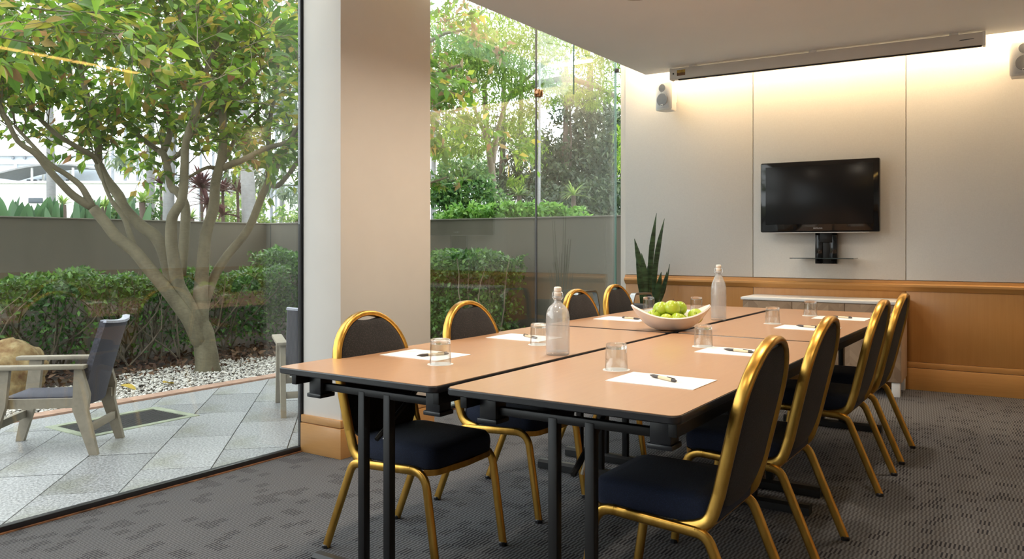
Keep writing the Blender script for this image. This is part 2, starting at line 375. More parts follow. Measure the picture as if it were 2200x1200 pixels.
def rrect(x0, x1, y0, y1, r, seg=5):
    out = []
    for cx_, cy_, a0 in ((x1 - r, y0 + r, -90), (x1 - r, y1 - r, 0), (x0 + r, y1 - r, 90), (x0 + r, y0 + r, 180)):
        for k in range(seg + 1):
            a = R(a0 + 90 * k / seg); out.append((cx_ + r * math.cos(a), cy_ + r * math.sin(a)))
    return out
def leaf_cloud(P, size, normal_bias=None, aspect=.5, droop=.4, jitter=.35, dirs=None):
    """folded pointed leaves (two quads each) at the points P: returns verts, quads"""
    P = np.asarray(P, float); n = len(P)
    d = rng.normal(size=(n, 3)) if dirs is None else np.asarray(dirs, float) + rng.normal(size=(n, 3)) * .5
    d[:, 2] -= droop; d /= np.linalg.norm(d, axis=1)[:, None]
    up = rng.normal(size=(n, 3)) * .7
    if normal_bias is None: up[:, 2] += 1
    else: up += np.asarray(normal_bias)
    s = np.cross(d, up); s /= np.linalg.norm(s, axis=1)[:, None] + 1e-9; nn = np.cross(s, d)
    L = size * (1 + rng.uniform(-jitter, jitter, n)); W = L * aspect * .5
    L = L[:, None]; W = W[:, None]
    v0 = P; v1 = P + d * L * .4 + s * W + nn * W * .3; v2 = P + d * L - nn * L * .12; v3 = P + d * L * .4 - s * W + nn * W * .3; vm = P + d * L * .45
    V = np.stack([v0, v1, v2, v3, vm], 1).reshape(-1, 3); b = np.arange(n)[:, None] * 5
    Fq = np.concatenate([np.hstack([b, b + 1, b + 2, b + 4]), np.hstack([b, b + 4, b + 2, b + 3])])
    return V, Fq

# ------------------------------------------------------------------ room shell
GX = -3.57                                   # line of the glass wall
W0 = Vector((-1.031, 7.24, 0)); WA = R(2.5); WD = Vector((math.cos(WA), math.sin(WA), 0)); WN = Vector((math.sin(WA), -math.cos(WA), 0))
def WL(s, off, z): return W0 + WD * s + WN * off + Vector((0, 0, z))
def on_wall(o, s=0, off=0, z=0): o.location = WL(s, off, z); o.rotation_euler = (0, 0, WA); return o
struct(MB().box((GX - .015, -5.2, -.12), (2.1, 7.5, 0)).build('floor', M['carpet']))
yb = lambda x: 6.84 + (x + 3.12) * math.tan(WA)
struct(MB().prism([(-3.12, -5.2), (2.1, -5.2), (2.1, yb(2.1)), (-3.12, yb(-3.12))], 2.75, 2.9).build('ceiling', M['ceiling_paint']))
struct(MB().prism([(GX - .1, -5.4), (2.2, -5.4), (2.2, 7.7), (GX - .1, 7.45)], 3.3, 3.45).build('roof_slab', M['plaster']))
wb = on_wall(struct(MB().box((-2.49, 0, 0), (3.3, .2, 3.3)).build('wall_back', M['plaster'])))
E_ = 1.0
seams = [-2.435, -1.196, .041, 1.28, 2.52]
for a, b in zip(seams, seams[1:]):
    MB().box((a + .003, -.022, .889), (b - .003, 0, 3.29), .003).build('wall_panel', M['wall_fabric'], wb)
    MB().box((a + .002, -.012, .226), (b - .002, 0, .80), .002).build('wainscot_panel', M['honey'], wb)
MB().sweep([(-2.435, 0, 0), (3.3, 0, 0)], [(.80, .0), (.80, -.022), (.812, -.03), (.83, -.045), (.836, -.050), (.852, -.050), (.858, -.045), (.862, -.026), (.884, -.024), (.886, 0)], up=(0, 0, 1)).build('dado_rail', M['honey_h'], wb, smooth=12)
for o in [c for c in wb.children if c.name.startswith('dado')]:
    # the sweep's second axis points into the wall: mirror to the room side when needed
    if max(v.co.y for v in o.data.vertices) > .01:
        for v in o.data.vertices: v.co.y = -v.co.y
        o.data.flip_normals()
bb = on_wall(struct(MB().box((-2.435, -.020, 0), (3.3, 0, .176), .003).build('baseboard_back', M['honey_h'])))
MB().box((-2.435, -.016, .180), (3.3, 0, .224), .003).build('cap_strip', M['honey_h'], bb)
wr = struct(MB().box((2.0, -5.2, 0), (2.15, 7.5, 3.3)).build('wall_right', M['plaster']))
MB().box((1.985, -5.1, .22), (2.0, 7.4, .82), .002).build('wainscot_panel', M['honey'], wr)
MB().box((1.955, -5.1, .82), (2.0, 7.4, .886), .006).build('dado_rail', M['honey_h'], wr)
MB().box((1.98, -5.1, 0), (2.0, 7.4, .22), .004).build('base_board', M['honey_h'], wr)
we = struct(MB().box((GX, -5.25, 0), (2.1, -5.1, 3.3)).build('wall_rear', M['plaster']))
MB().box((GX, -5.1, 0), (2.0, -5.08, .22), .004).build('base_board', M['honey_h'], we)
# pillar
pl = struct(MB().box((-3.552, 3.13, 0), (-3.25, 3.90, 3.3), .004).build('pillar', M['plaster']))
MB().box((-3.556, 3.112, 0), (-3.232, 3.918, .166), .003).build('base_board', M['honey_b'], pl)
MB().box((-3.556, 3.116, .170), (-3.236, 3.914, .212), .003).build('base_cap', M['honey_b'], pl)

# ------------------------------------------------------------------ glass wall
def window(nm, y0, y1):
    f = struct(MB().box((GX - .02, y0, 0), (GX + .016, y1, .028), .002).build(nm, M['black_edge']))
    MB().box((GX - .006, y0 + .004, .02), (GX + .006, y1 - .004, 3.3)).build('pane', M['glass'], f, smooth=0)
    return f
w1 = window('window_1', -5.1, 3.118)
MB().box((GX - .012, 3.116, .02), (GX + .012, 3.146, 3.3), .002).build('mullion', M['black_edge'], w1)
w2 = window('window_2', 3.148, 5.653)
MB().box((GX - .008, 5.648, .028), (GX + .008, 5.658, 3.3)).build('silicone_joint', M['black_edge'], w2)
w3 = window('window_3', 5.653, 7.118)
MB().box((GX - .009, 7.112, .02), (GX + .009, 7.128, 3.3), .002).build('edge_channel', M['glass_edge'], w3)
MB().box((GX + .006, 7.085, 2.87), (GX + .04, 7.125, 2.91), .003).build('glass_clip', M['black_edge'], w3)
struct(MB().box((GX + .016, -5.1, 0), (GX + .028, 7.1, .005)).build('trim_1', plain('worn_timber_strip', (.22, .10, .045), .8, var=.6, scale=14)))
fin = thing('glass_fin', 'clear glass fin standing off the window joint above the bronze fitting', 'glass fin', (GX, 5.653, 0))
MB().box((.012, -.006, 2.40), (.36, .006, 3.3), .001).build('fin_pane', M['fin_glass'], fin, smooth=0)
MB().box((.357, -.0065, 2.395), (.362, .0065, 3.3)).build('fin_edge', M['glass_edge'], fin, label='green polished glass edge')
b = MB().box((.008, -.045, 2.405), (.022, .045, 2.475), .006); b.box((.014, -.03, 2.41), (.05, -.010, 2.47), .005); b.box((.014, .010, 2.41), (.05, .03, 2.47), .005)
b.lathe([(0, 0), (.018, 0), (.018, .012), (.013, .016), (0, .016)], mat=Matrix.Translation((.035, -.030, 2.44)) @ Matrix.Rotation(R(90), 4, 'X'), n=16)
b.build('patch_fitting', M['bronze'], fin, label='bronze clamp fitting')

# ------------------------------------------------------------------ lamps of the room
def cove(nm, p, q, label, lm='lamp_soft'):
    t = thing(nm, label, 'lamp'); p, q = Vector(p), Vector(q)
    MB().tube([p, q], .016, 8).build('light_tube', M[lm], t)
    k = (q - p).normalized().cross(Vector((0, 0, 1)))
    MB().tube([p + Vector((0, 0, .04)), q + Vector((0, 0, .04))], .02, 4).build('batten', M['white_plastic'], t)
cove('cove_light', WL(-2.38, .21, 2.98), WL(3.0, .21, 2.98), 'warm strip light hidden in the slot above the fabric wall', 'lamp')
cove('cove_light', (-2.98, -1.5, 2.925), (-2.98, 2.9, 2.925), 'warm strip light in the ceiling slot before the pillar')
cove('cove_light', (-2.98, 3.2, 2.925), (-2.98, 6.6, 2.925), 'warm strip light in the ceiling slot beyond the pillar')
t = thing('linear_ceiling_light', 'amber louvred strip light in the ceiling, mirrored in the window', 'light', (-.26, 0, 2.75))
MB().box((-.05, .9, -.014), (.05, 4.13, .0), .003).build('housing', M['white_plastic'], t)
y = .95
while y < 4.08:
    MB().box((-.036, y, -.02), (.036, y + .175, -.0142)).build('light_segment', M['lamp_strip'], t); y += .2
def downlight(x, y, label, power, color=(1, .86, .68)):
    t = thing('ceiling_downlight', label, 'light', (x, y, 2.75), 0, 'recessed ceiling downlights')
    MB().lathe([(.055, -.002), (.075, -.012), (.085, -.010), (.088, 0)], n=24).build('trim_ring', plain('downlight_rim', (.5, .48, .46), .4), t)
    MB().lathe([(0, -.003), (.055, -.003)], n=20).build('lens', M['white_plastic'], t)
    L = bpy.data.lights.new('downlight_beam', 'AREA'); L.shape = 'DISK'; L.size = .12; L.energy = power; L.color = color; L.spread = R(142)
    lo = bpy.data.objects.new('beam', L); col.objects.link(lo); lo.parent = t; lo.location = (0, 0, -.02)
DP = 10
for i, (x, y) in enumerate([(-2.17, 4.62), (-2.1, 2.35), (-2.0, .3), (-.95, 4.9), (-.85, 2.7), (-.7, .5), (-2.0, 3.55)]):  # last one is an added, unseen lamp that brightens the pillar's side face
    place = ['above the window end of the far tables', 'above the window side of the near tables', 'behind the camera by the window', 'above the aisle side of the far tables', 'above the aisle side of the near tables', 'in the middle of the room behind the tables', 'added to brighten the pillar face'][i]
    downlight(x, y, 'small recessed downlight ' + place, DP * (.35 if x > 0 else 1))

# ------------------------------------------------------------------ things on the back wall
tv = thing('television', 'wide black flat television on the fabric wall', 'television', WL(-.616, .13, 1.587), WA)
tv.rotation_euler = (R(0), 0, WA)
MB().box((-.478, -.035, -.302), (.478, .035, .302), .012).build('casing', M['tv_bezel'], tv)
MB().box((-.432, -.0385, -.235), (.432, -.034, .262), .001).build('screen', M['tv_screen'], tv)
MB().box((-.40, -.037, -.309), (.40, -.02, -.302), .002).build('trim_strip', M['letter'], tv)
def text(nm, body, size, mat, parent, loc, rot, depth=.0006, shear=0):
    c = bpy.data.curves.new(nm, 'FONT'); c.body = body; c.size = size; c.extrude = depth; c.align_x = 'CENTER'; c.align_y = 'CENTER'; c.shear = shear
    tmp = bpy.data.objects.new(nm, c); col.objects.link(tmp); bpy.context.view_layer.update()
    me = bpy.data.meshes.new_from_object(tmp.evaluated_get(bpy.context.evaluated_depsgraph_get())); bpy.data.objects.remove(tmp)
    me.materials.clear(); o = link(nm, me, mat, parent, 0); o.location = loc; o.rotation_euler = rot; return o
text('lettering', 'SAMSUNG', .016, M['letter'], tv.children[0], (0, -.0358, -.269), (R(90), 0, 0))
br = thing('wall_bracket', 'black media bracket with smoked glass shelf under the television', 'bracket', WL(-.563, 0.022, 1.147), WA)
MB().box((-.088, -.075, -.13), (-.03, 0, .16), .004).build('side_cover', M['tv_bezel'], br)
MB().box((.03, -.075, -.13), (.088, 0, .16), .004).build('side_cover', M['tv_bezel'], br)
MB().box((-.03, -.066, -.13), (.03, 0, .16), .004).build('cable_cover', M['black_metal'], br)
MB().box((-.05, -.08, .05), (.05, -.05, .165), .003).build('mount_arm', M['black_metal'], br)
MB().prism([(-.25, -.30), (.25, -.30), (.25, -.06), (.20, -.005), (-.20, -.005), (-.25, -.06)], -.085, -.078).build('glass_shelf', M['smoke_glass'], br)
def speaker(s, zc, rz, label):
    t = thing('wall_speaker', label, 'speaker', WL(s, .155, zc), WA + rz, 'white wall speakers')
    def outline(wd, dp, r): 
        pts = [(-wd * .62, dp)]; 
        for k in range(13):
            a = R(-78 + 156 * k / 12); pts.append((wd * math.sin(a) * 1.02, -dp * .72 - (math.cos(a) - .2) * .035))
        return pts + [(wd * .62, dp)]
    MB().prism(outline(.088, .075, .02), -.13, .13, bev=.012).build('cabinet', M['white_plastic'], t, smooth=40)
    g = MB(); P = []
    for k in range(11):
        a = R(-66 + 132 * k / 10); P.append((.080 * math.sin(a) * 1.02, -.054 - .0035 - (math.cos(a) - .2) * .0352))
    back = [(x * .9, -.03) for x, _ in reversed(P)]
    g.prism(P + back, -.115, .118, bev=.004); g.build('grille', M['grille'], t, smooth=40)
    dk = plain('speaker_cone_grey', (.30, .31, .33), .8, var=.1)  # even darker grey for the woofer and tweeter discs
    for z, r, nm in ((-.035, .058, 'woofer'), (.072, .036, 'tweeter')):
        MB().lathe([(r, 0), (r * .96, .0022), (0, .0035)], mat=Matrix.Translation((0, -.0856, z)) @ Matrix.Rotation(R(90), 4, 'X'), n=24).build(nm, dk, t)
    bd = MB().box((-.011, -.0905, -.100), (.011, -.0885, -.078), .001).build('badge', M['far_white'], t, label='small white square badge')
    MB().box((-.006, -.0912, -.094), (-.001, -.0904, -.084)).build('badge_mark', M['far_dark'], bd)
    MB().box((.001, -.0912, -.094), (.006, -.0904, -.084)).build('badge_mark', M['far_dark'], bd)
    MB().box((-.03, .06, -.04), (.03, .133, .04), .005).build('mounting_bracket', M['white_plastic'], t)
    return t
speaker(-1.955, 2.555, R(-12), 'white loudspeaker high on the wall beside the window')
speaker(.835, 2.564, R(10), 'white loudspeaker high on the wall past the end of the screen case')
sc = thing('projection_screen_case', 'long white projection screen case fixed under the ceiling edge', 'screen case', WL(-.595, .47, 2.685), WA)
MB().box((-1.20, -.04, -.048), (1.20, .04, .048), .012).build('housing', M['screen_case'], sc)
MB().box((-1.204, -.042, -.052), (-1.185, .042, .052), .004).build('end_cap', M['white_plastic'], sc)
MB().box((1.185, -.042, -.052), (1.204, .042, .052), .004).build('end_cap', M['white_plastic'], sc)
MB().box((-1.13, -.025, -.058), (1.18, .0, -.046), .003).build('bottom_bar', M['black_metal'], sc)
for x in (-1.0, 0, 1.0): MB().box((x - .03, -.03, .046), (x + .03, .03, .066), .003).build('hanger', M['white_plastic'], sc)
MB().box((-1.135, -.0412, -.022), (-1.06, -.0398, .028)).build('label', M['sticker'], sc, label='yellow and brown printed label')
MB().box((-1.135, -.0416, -.022), (-1.06, -.0410, .004)).build('label_band', M['sticker_b'], sc)
MB().lathe([(0, 0), (.007, 0), (.007, .003), (0, .003)], mat=Matrix.Translation((-1.168, -.040, .0)) @ Matrix.Rotation(R(90), 4, 'X'), n=12).build('screw', M['black_metal'], sc)
MB().prism([(1.03, -.004), (1.125, .001), (1.135, .006), (1.045, .004)], .0398, .0408, mat=Matrix(((1, 0, 0, 0), (0, 0, -1, 0), (0, 1, 0, 0), (0, 0, 0, 1)))).build('maker_mark', M['far_dark'], sc)

# credenza
cr = thing('credenza', 'long low sideboard with white top and herringbone wood doors', 'sideboard', WL(-.56, 0.0, 0), WA)
MB().box((-.622, -.470, .715), (.622, -.022, .737), .002).build('top', M['white_lam'], cr)
MB().box((-.61, -.445, .112), (.61, -.03, .715), .002).build('carcass', wood('pale_oak_side', (.56, .42, .30), (.46, .33, .23), .5, (12, 12, 1)), cr)
for k in range(3):
    a = -.607 + k * .4047
    MB().box((a + .002, -.463, .116), (a + .4027, -.445, .711), .002).build('door', M['herring'], cr)
for x in (-.57, .57):
    for y in (-.42, -.07): MB().box((x - .03, y - .03, 0), (x + .03, y + .03, .112), .003).build('leg', M['white_lam'], cr)

# snake plant in a tall planter in the corner by the glass
sp = thing('snake_plant', 'upright snake plant with dark sword leaves in a tall black planter', 'potted plant', (-3.10, 6.84, 0))
MB().lathe([(0, 0), (.115, 0), (.135, .02), (.17, .56), (.175, .58), (.16, .58), (.155, .55), (0, .55)], n=32).build('planter', M['pot'], sp)
MB().lathe([(.156, .545), (.1, .56), (0, .565)], n=24).build('soil', M['soil'], sp)
def sword(base, tip, wid, bow):
    b, t_ = Vector(base), Vector(tip); ax = t_ - b; L = ax.length; side = ax.cross(Vector((-.829, .559, 0))).normalized()
    fr = side.cross(ax).normalized(); m = MB(); n = 9; vs = []; fs = []
    for i in range(n + 1):
        u = i / n; c = b + ax * u + side * (bow * math.sin(math.pi * u)); wv = wid * (.42 + .58 * math.sin(min(1, u * 1.7) * math.pi / 2)) * (1 - max(0, (u - .62) / .38) ** 1.6) + .0008
        wv *= 1 + .05 * math.sin(u * 17 + L * 9)
        vs += [c - side * wv + fr * wv * .35, c - fr * .003, c + side * wv + fr * wv * .35, c + fr * .004]
    for i in range(n):
        for q in range(4): r = (q + 1) % 4; fs.append((i * 4 + q, i * 4 + r, i * 4 + 4 + r, i * 4 + 4 + q))
    fs += [(3, 2, 1, 0), (n * 4, n * 4 + 1, n * 4 + 2, n * 4 + 3)]
    m.add(vs, fs).build('leaf', M['snake'], sp, smooth=50)
RT = Vector((.829, .559, 0)); FW = Vector((-.559, .829, 0))
for bx, bf, tx, tf, tz, wd_, bow in [(.02, .02, .10, .10, 1.475, .030, .02), (.05, -.02, .155, .0, 1.42, .028, .03), (-.04, 0, -.115, .05, 1.235, .038, -.04), (-.05, -.05, -.12, -.1, 1.06, .032, -.02),
        (-.02, -.04, -.06, -.02, 1.10, .034, -.03), (.0, .04, .01, .06, .98, .026, 0), (.02, -.05, .115, -.06, .93, .032, -.02), (.05, 0, .19, .06, .93, .026, -.03), (.03, .05, .065, .1, 1.18, .024, .01), (-.03, .05, -.02, .12, .9, .03, 0), (.06, .04, .21, .03, 1.0, .012, -.03)]:
    p = RT * bx + FW * bf; q = RT * tx + FW * tf; sword((p.x, p.y, .54), (q.x, q.y, tz), wd_, bow)

# black armchair tucked into the corner
ac = thing('conference_armchair', 'black leather armchair with polished arms tucked in beside the snake plant', 'armchair', (-3.19, 6.30, 0), R(-90))
MB().box((-.24, -.24, .40), (.24, .24, .47), .03).build('seat', M['chair_mesh'], ac)
MB().box((-.30, -.22, .50), (-.24, .22, .655), .025).build('backrest', M['chair_mesh'], ac)
for sy in (-1, 1):
    pth = fillet([(-.24, sy * .27, .44), (-.23, sy * .27, .62), (-.18, sy * .27, .755), (.15, sy * .27, .765), (.20, sy * .27, .66), (.24, sy * .25, .44)], .05, 4)
    MB().sweep(pth, [(-.008, -.022), (.008, -.022), (.008, .022), (-.008, .022)], up=(0, 0, 1)).build('armrest', M['arm_alu'], ac)
MB().lathe([(.03, .40), (.03, .1), (.05, .08), (0, .08)], n=12).build('column', M['black_metal'], ac)
for k in range(5):
    a = R(72 * k); MB().tube([(0, 0, .10), (.30 * math.cos(a), .30 * math.sin(a), .055)], .018, 6).build('leg', M['black_metal'], ac)
    MB().lathe([(0, 0), (.02, .004), (.026, .025), (.02, .046), (0, .05)], c=(.30 * math.cos(a), .30 * math.sin(a), 0), n=10).build('caster', M['black_metal'], ac)

# ------------------------------------------------------------------ tables
def make_table(label, wx=.735, ly=1.82):
    t = thing('folding_table', label, 'table', (0, 0, 0), 0, 'folding tables pushed into one block')
    hx, hy = wx / 2, ly / 2
    MB().prism(rrect(-hx, hx, -hy, hy, .028), .717, .7385, bev=.003).build('edge_band', M['black_edge'], t)
    MB().prism(rrect(-hx + .004, hx - .004, -hy + .004, hy - .004, .026), .736, .740).build('tabletop', M['laminate'], t)
    a = MB(); ix, iy = hx - .035, hy - .05
    for s_ in (-1, 1):
        MB().box((s_ * ix - .012, -iy, .672), (s_ * ix + .012, iy, .717), .002).build('apron', M['black_metal'], t)
    for s_ in (-1, 1):
        y = s_ * (hy - .13)
        for sx_ in (-1, 1):
            g = MB().box((sx_ * .278 - .03, y - .03, .635), (sx_ * .278 + .03, y + .03, .717), .003); g.box((sx_ * .278 - .036, y - .036, .622), (sx_ * .278 + .036, y + .036, .637), .003)
            g.build('hinge_block', M['black_edge'], t)
            MB().box((sx_ * .06 - .0155, y - .0155, .045), (sx_ * .06 + .0155, y + .0155, .665), .004).build('leg', M['black_metal'], t)
        MB().box((-.25, y - .013, .648), (.25, y + .013, .674), .004).build('cross_bar', M['black_metal'], t)
        MB().sweep([(-.30, y, .025), (.30, y, .025)], [(-.022, -.028), (.010, -.028), (.022, -.014), (.022, .014), (.010, .028), (-.022, .028)], up=(0, 0, 1)).build('foot_bar', M['black_metal'], t)
        MB().tube([(.0, y, .50), (.0, y - s_ * .30, .70)], .009, 6).build('brace', M['black_metal'], t)
        MB().tube([(.018, y - s_ * .02, .50), (.022, y - s_ * .03, .53), (.024, y - s_ * .05, .555), (.026, y - s_ * .055, .585)], .0055, 6).build('latch', M['chrome'], t, label='small chrome latch')
        MB().box((-.25, y - s_ * .33 - .01, .70), (.25, y - s_ * .33 + .01, .717), .002).build('cross_rail', M['black_metal'], t)
    return t
tA = make_table('folding table on the window side nearest the pillar'); tA.location = (-1.953, 2.83, 0)
tB = dup(tA, (-1.178, 2.84, 0), R(.4), 'folding table in front by the nearest gold chairs of the aisle')
tC = dup(tA, (-1.958, 4.685, 0), 0, 'folding table beyond the fruit bowl next to the glass wall')
tD = dup(tA, (-1.19, 4.69, 0), R(-.2), 'folding table before the sideboard on the aisle side')
tB.scale = (1.035, 1, 1)

# ------------------------------------------------------------------ banquet chairs (face +X)
def fig8(r=.0105, s=.0062, n=7):
    out = []
    for sg in (1, -1):
        for k in range(n):
            a = R(-78 + 156 * k / (n - 1)) if sg == 1 else R(102 + 156 * k / (n - 1))
            out.append((sg * s + r * math.cos(a), r * math.sin(a)))
    return out
F8 = fig8()
HB = .203                                     # half width of the frame
def bx_of(z):                                  # lean of the back
    return -.165 - (z - .40) * .235
def make_chair(label):
    t = thing('banquet_chair', label, 'chair', (0, 0, 0), 0, 'gold banquet chairs round the tables')
    for s_ in (-1, 1):
        # rear leg, seat rail and front leg are one bent tube
        pth = fillet([(-.295, s_ * HB, .006), (-.150, s_ * HB, .353), (.205, s_ * HB, .374), (.262, s_ * HB, .006)], [.055, .07], 6)
        k = 7 + 1
        k1 = len(pth) // 2
        a_ = [p for p in pth]
        up = (1, 0, .3)
        # rear leg up to the bend / rail with front bend, so each leg is a part
        i1 = 7; i2 = len(pth) - 1 - 3
        lg1 = MB().sweep(pth[:i1 + 1], F8, up=(1, 0, -.4)).build('leg', M['gold'], t, smooth=60)
        r_ = pth[i1:8]
        MB().sweep(pth[i1:9], F8, up=(0, 0, 1)).build('seat_rail', M['gold'], t, smooth=60)
        lg2 = MB().sweep(pth[8:], F8, up=(.2, 0, 1)).build('leg', M['gold'], t, smooth=60)
        for x_, lg_ in ((-.295, lg1), (.262, lg2)):
            MB().lathe([(0, 0), (.0165, 0), (.0175, .012), (.014, .016), (0, .016)], c=(x_, s_ * HB, 0), n=10).build('foot_cap', M['black_edge'], lg_)
    # back loop: down one side, over the arch, down the other, ends bent forward on to the rails
    def loop(hw):
        P = [(-.03, -hw - .010, .358), (-.152, -hw, .374), (bx_of(.47), -hw, .47)]
        for z in (.56, .64): P.append((bx_of(z), -hw * (1.0 + .03 * (z - .47) / .17), z))
        for k in range(0, 19):
            a = R(180 - 180 * k / 18); z = .705 + .194 * math.sin(a); P.append((bx_of(z), 1.035 * hw * math.cos(a), z))
        for z in (.64, .56): P.append((bx_of(z), hw * (1.0 + .03 * (z - .47) / .17), z))
        P += [(bx_of(.47), hw, .47), (-.152, hw, .374), (-.03, hw + .010, .358)]
        return fillet(P[:4], [.07, .02], 6)[:-1] + P[3:-3] + fillet(P[-4:], [.02, .07], 6)[1:]
    lp = loop(.191); ls = [1.0] * len(lp); ls[0] = ls[-1] = .55; ls[1] = ls[-2] = .9
    MB().sweep(lp, fig8(.0115, .0085), up=(1, 0, .25), scale=ls).build('back_frame', M['gold'], t, smooth=60)
    # oval upholstered pad with a hand hole under the arch
    def oval(hw, top, bot):
        P = []
        for k in range(25):
            a = R(180 * k / 24); P.append((hw * math.cos(a), .705 + (top - .705) * math.sin(a)))
        for k in range(1, 20):
            a = R(180 + 180 * k / 20); P.append((hw * math.copysign(abs(math.cos(a)) ** .75, math.cos(a)), (bot + .12) + .12 * -abs(math.sin(a)) ** 1.0))
        return P
    O = oval(.187, .893, .40); n = len(O); vs = []; fs = []
    # scoop the hand hole out of the top edge
    def scoop(y, z): 
        if z > .80 and abs(y) < .058: return z - .021 * (1 - (y / .058) ** 2) ** .6
        return z
    rings = [(1.0, .010), (.985, .016), (.90, .021), (.5, .026), (0, .027)]
    for side in (1, -1):
        base = len(vs)
        for sc_, th in rings[:-1]:
            for y, z in O:
                zz = .665 + (scoop(y, z) - .665) * sc_; vs.append((bx_of(zz) + side * th * (1.0 if side > 0 else .6), y * sc_, zz))
        vs.append((bx_of(.665) + side * .027 * (1.0 if side > 0 else .6), 0, .665)); c_ = len(vs) - 1
        for l in range(len(rings) - 2):
            for i in range(n):
                j = (i + 1) % n; q = (base + l * n + i, base + l * n + j, base + (l + 1) * n + j, base + (l + 1) * n + i); fs.append(q if side > 0 else tuple(reversed(q)))
        l = len(rings) - 2
        for i in range(n):
            j = (i + 1) % n; q = (base + l * n + i, base + l * n + j, c_); fs.append(q if side > 0 else tuple(reversed(q)))
    m1 = len(rings[:-1]) * n + 1
    for i in range(n): fs.append((i, m1 + i, m1 + (i + 1) % n, (i + 1) % n))
    MB().add(vs, fs).build('backrest', M['charcoal'], t, smooth=70)
    # seat: deep cushion, rounded front
    S = rrect(-.165, .232, -.188, .188, .05, 5); S2 = [(x, y) for x, y in S]
    vs = []; fs = []; n = len(S)
    lay = [(.97, .372), (1.0, .379), (1.015, .410), (1.0, .435), (.95, .449), (.75, .456), (.4, .459)]
    for sc_, z in lay:
        vs += [(.033 + (x - .033) * sc_, y * sc_, z) for x, y in S]
    vs.append((.033, 0, .460))
    for l in range(len(lay) - 1):
        for i in range(n): j = (i + 1) % n; fs.append((l * n + i, l * n + j, (l + 1) * n + j, (l + 1) * n + i))
    l = len(lay) - 1
    for i in range(n): fs.append((l * n + i, l * n + (i + 1) % n, len(vs) - 1))
    fs.append(tuple(reversed(range(n))))
    MB().add(vs, fs).build('seat', M['navy'], t, smooth=60)
    MB().sweep(fillet([(.19, -HB + .01, .366), (.225, -HB * .8, .366), (.236, 0, .366), (.225, HB * .8, .366), (.19, HB - .01, .366)], .08, 4), [(-.011, -.006), (.011, -.006), (.011, .006), (-.011, .006)], up=(0, 0, 1)).build('front_rail', M['gold'], t)
    MB().tube([(-.14, -HB, .362), (-.14, HB, .362)], .009, 8).build('rear_rail', M['gold'], t)
    return t
ch0 = make_chair('gold banquet chair nearest the pillar, pushed up to the window side of the tables')
ch0.location = (-2.05, 2.385, 0); ch0.rotation_euler = (0, 0, R(0))
for x, y, rz, lab in [
        (-2.068, 3.085, 0, 'gold banquet chair just beyond the pillar, hedge seen behind its back'),
        (-2.123, 4.265, 0, 'gold banquet chair by the vertical joint of the glass wall'),
        (-2.20, 4.93, 0, 'gold banquet chair at the end of the window row, beside the snake plant'),
        (-.966, 2.405, 180, 'gold banquet chair at the near end of the aisle row, closest to the camera'),
        (-.98, 3.195, 180, 'second gold banquet chair of the aisle row, behind the closest one'),
        (-.965, 4.285, 180, 'third gold banquet chair of the aisle row, next to the last'),
        (-.965, 4.945, 180, 'last gold banquet chair of the aisle row, in front of the wood wall')]:
    dup(ch0, (x, y, 0), R(rz), lab)

# ------------------------------------------------------------------ things on the tables
TZ = .740
def sheet(x, y, rz, label):
    o = MB().box((-.1485, -.105, 0), (.1485, .105, .0022)).build('note_sheet', M['paper']); tag(o, label, 'paper', 'note sheets on the tables')
    o.location = (x, y, TZ); o.rotation_euler = (0, 0, R(rz))
    MB().box((-.125, .040, .0022), (-.085, .046, .0024)).build('letterhead', M['print_grey'], o, label='faint printed letterhead')
    MB().box((-.125, .030, .0022), (-.100, .034, .0024)).build('letterhead', M['print_grey'], o)
    return o
def pen(x, y, rz, label, proto=[None]):
    if proto[0] is None:
        t = thing('ballpoint_pen', label, 'pen', (0, 0, 0), 0, 'pens on the note sheets')
        X = Matrix.Rotation(R(90), 4, 'Y')
        MB().lathe([(0, -.022), (.0052, -.022), (.0056, .0), (.0056, .045), (.0, .045)], mat=X, n=12).build('barrel', M['pen_cream'], t)
        MB().lathe([(.0, -.070), (.0012, -.069), (.0045, -.055), (.0058, -.045), (.0058, -.022), (0, -.022)], mat=X, n=12).build('grip', M['pen_dark'], t, label='dark rubber grip and tip')
        MB().lathe([(0, .045), (.0054, .045), (.0046, .060), (.0025, .066), (0, .068)], mat=X, n=12).build('cap', M['pen_dark'], t)
        MB().box((.020, -.0015, .0055), (.060, .0015, .0075), .0005).build('clip', M['pen_dark'], t)
        proto[0] = t; o = t
    else: o = dup(proto[0], (0, 0, 0), 0, label)
    o.location = (x, y, TZ + .0022 + .0059); o.rotation_euler = (0, 0, R(rz)); return o
def tumbler(x, y, label, proto=[None]):
    if proto[0] is None:
        t = thing('water_glass', label, 'glass', (0, 0, 0), 0, 'upturned glasses on the tables')
        # upturned: rim down, thick base up
        MB().lathe([(.0350, .074), (.0368, .045), (.0385, .0012), (.0395, .0004), (.0402, .0018), (.0385, .045), (.0372, .074)], n=36).build('bowl', M['tumbler'], t, smooth=50)
        MB().lathe([(0, .0735), (.030, .0742), (.0355, .0735), (.0372, .074), (.0365, .089), (.0345, .0915), (.031, .0905), (0, .0895)], n=36).build('base', M['tumbler_base'], t, smooth=50, label='thick clear glass foot')
        proto[0] = t; o = t
    else: o = dup(proto[0], (0, 0, 0), 0, label)
    o.location = (x, y, TZ + .0016)
    c = MB().lathe([(0, 0), (.048, 0), (.048, .0014), (0, .0014)], n=36).build('paper_coaster', M['paper']); tag(c, label.replace('upturned glass', 'round white paper coaster under the glass'), 'coaster', 'round paper coasters under the glasses'); c.location = (x, y, TZ)
    return o
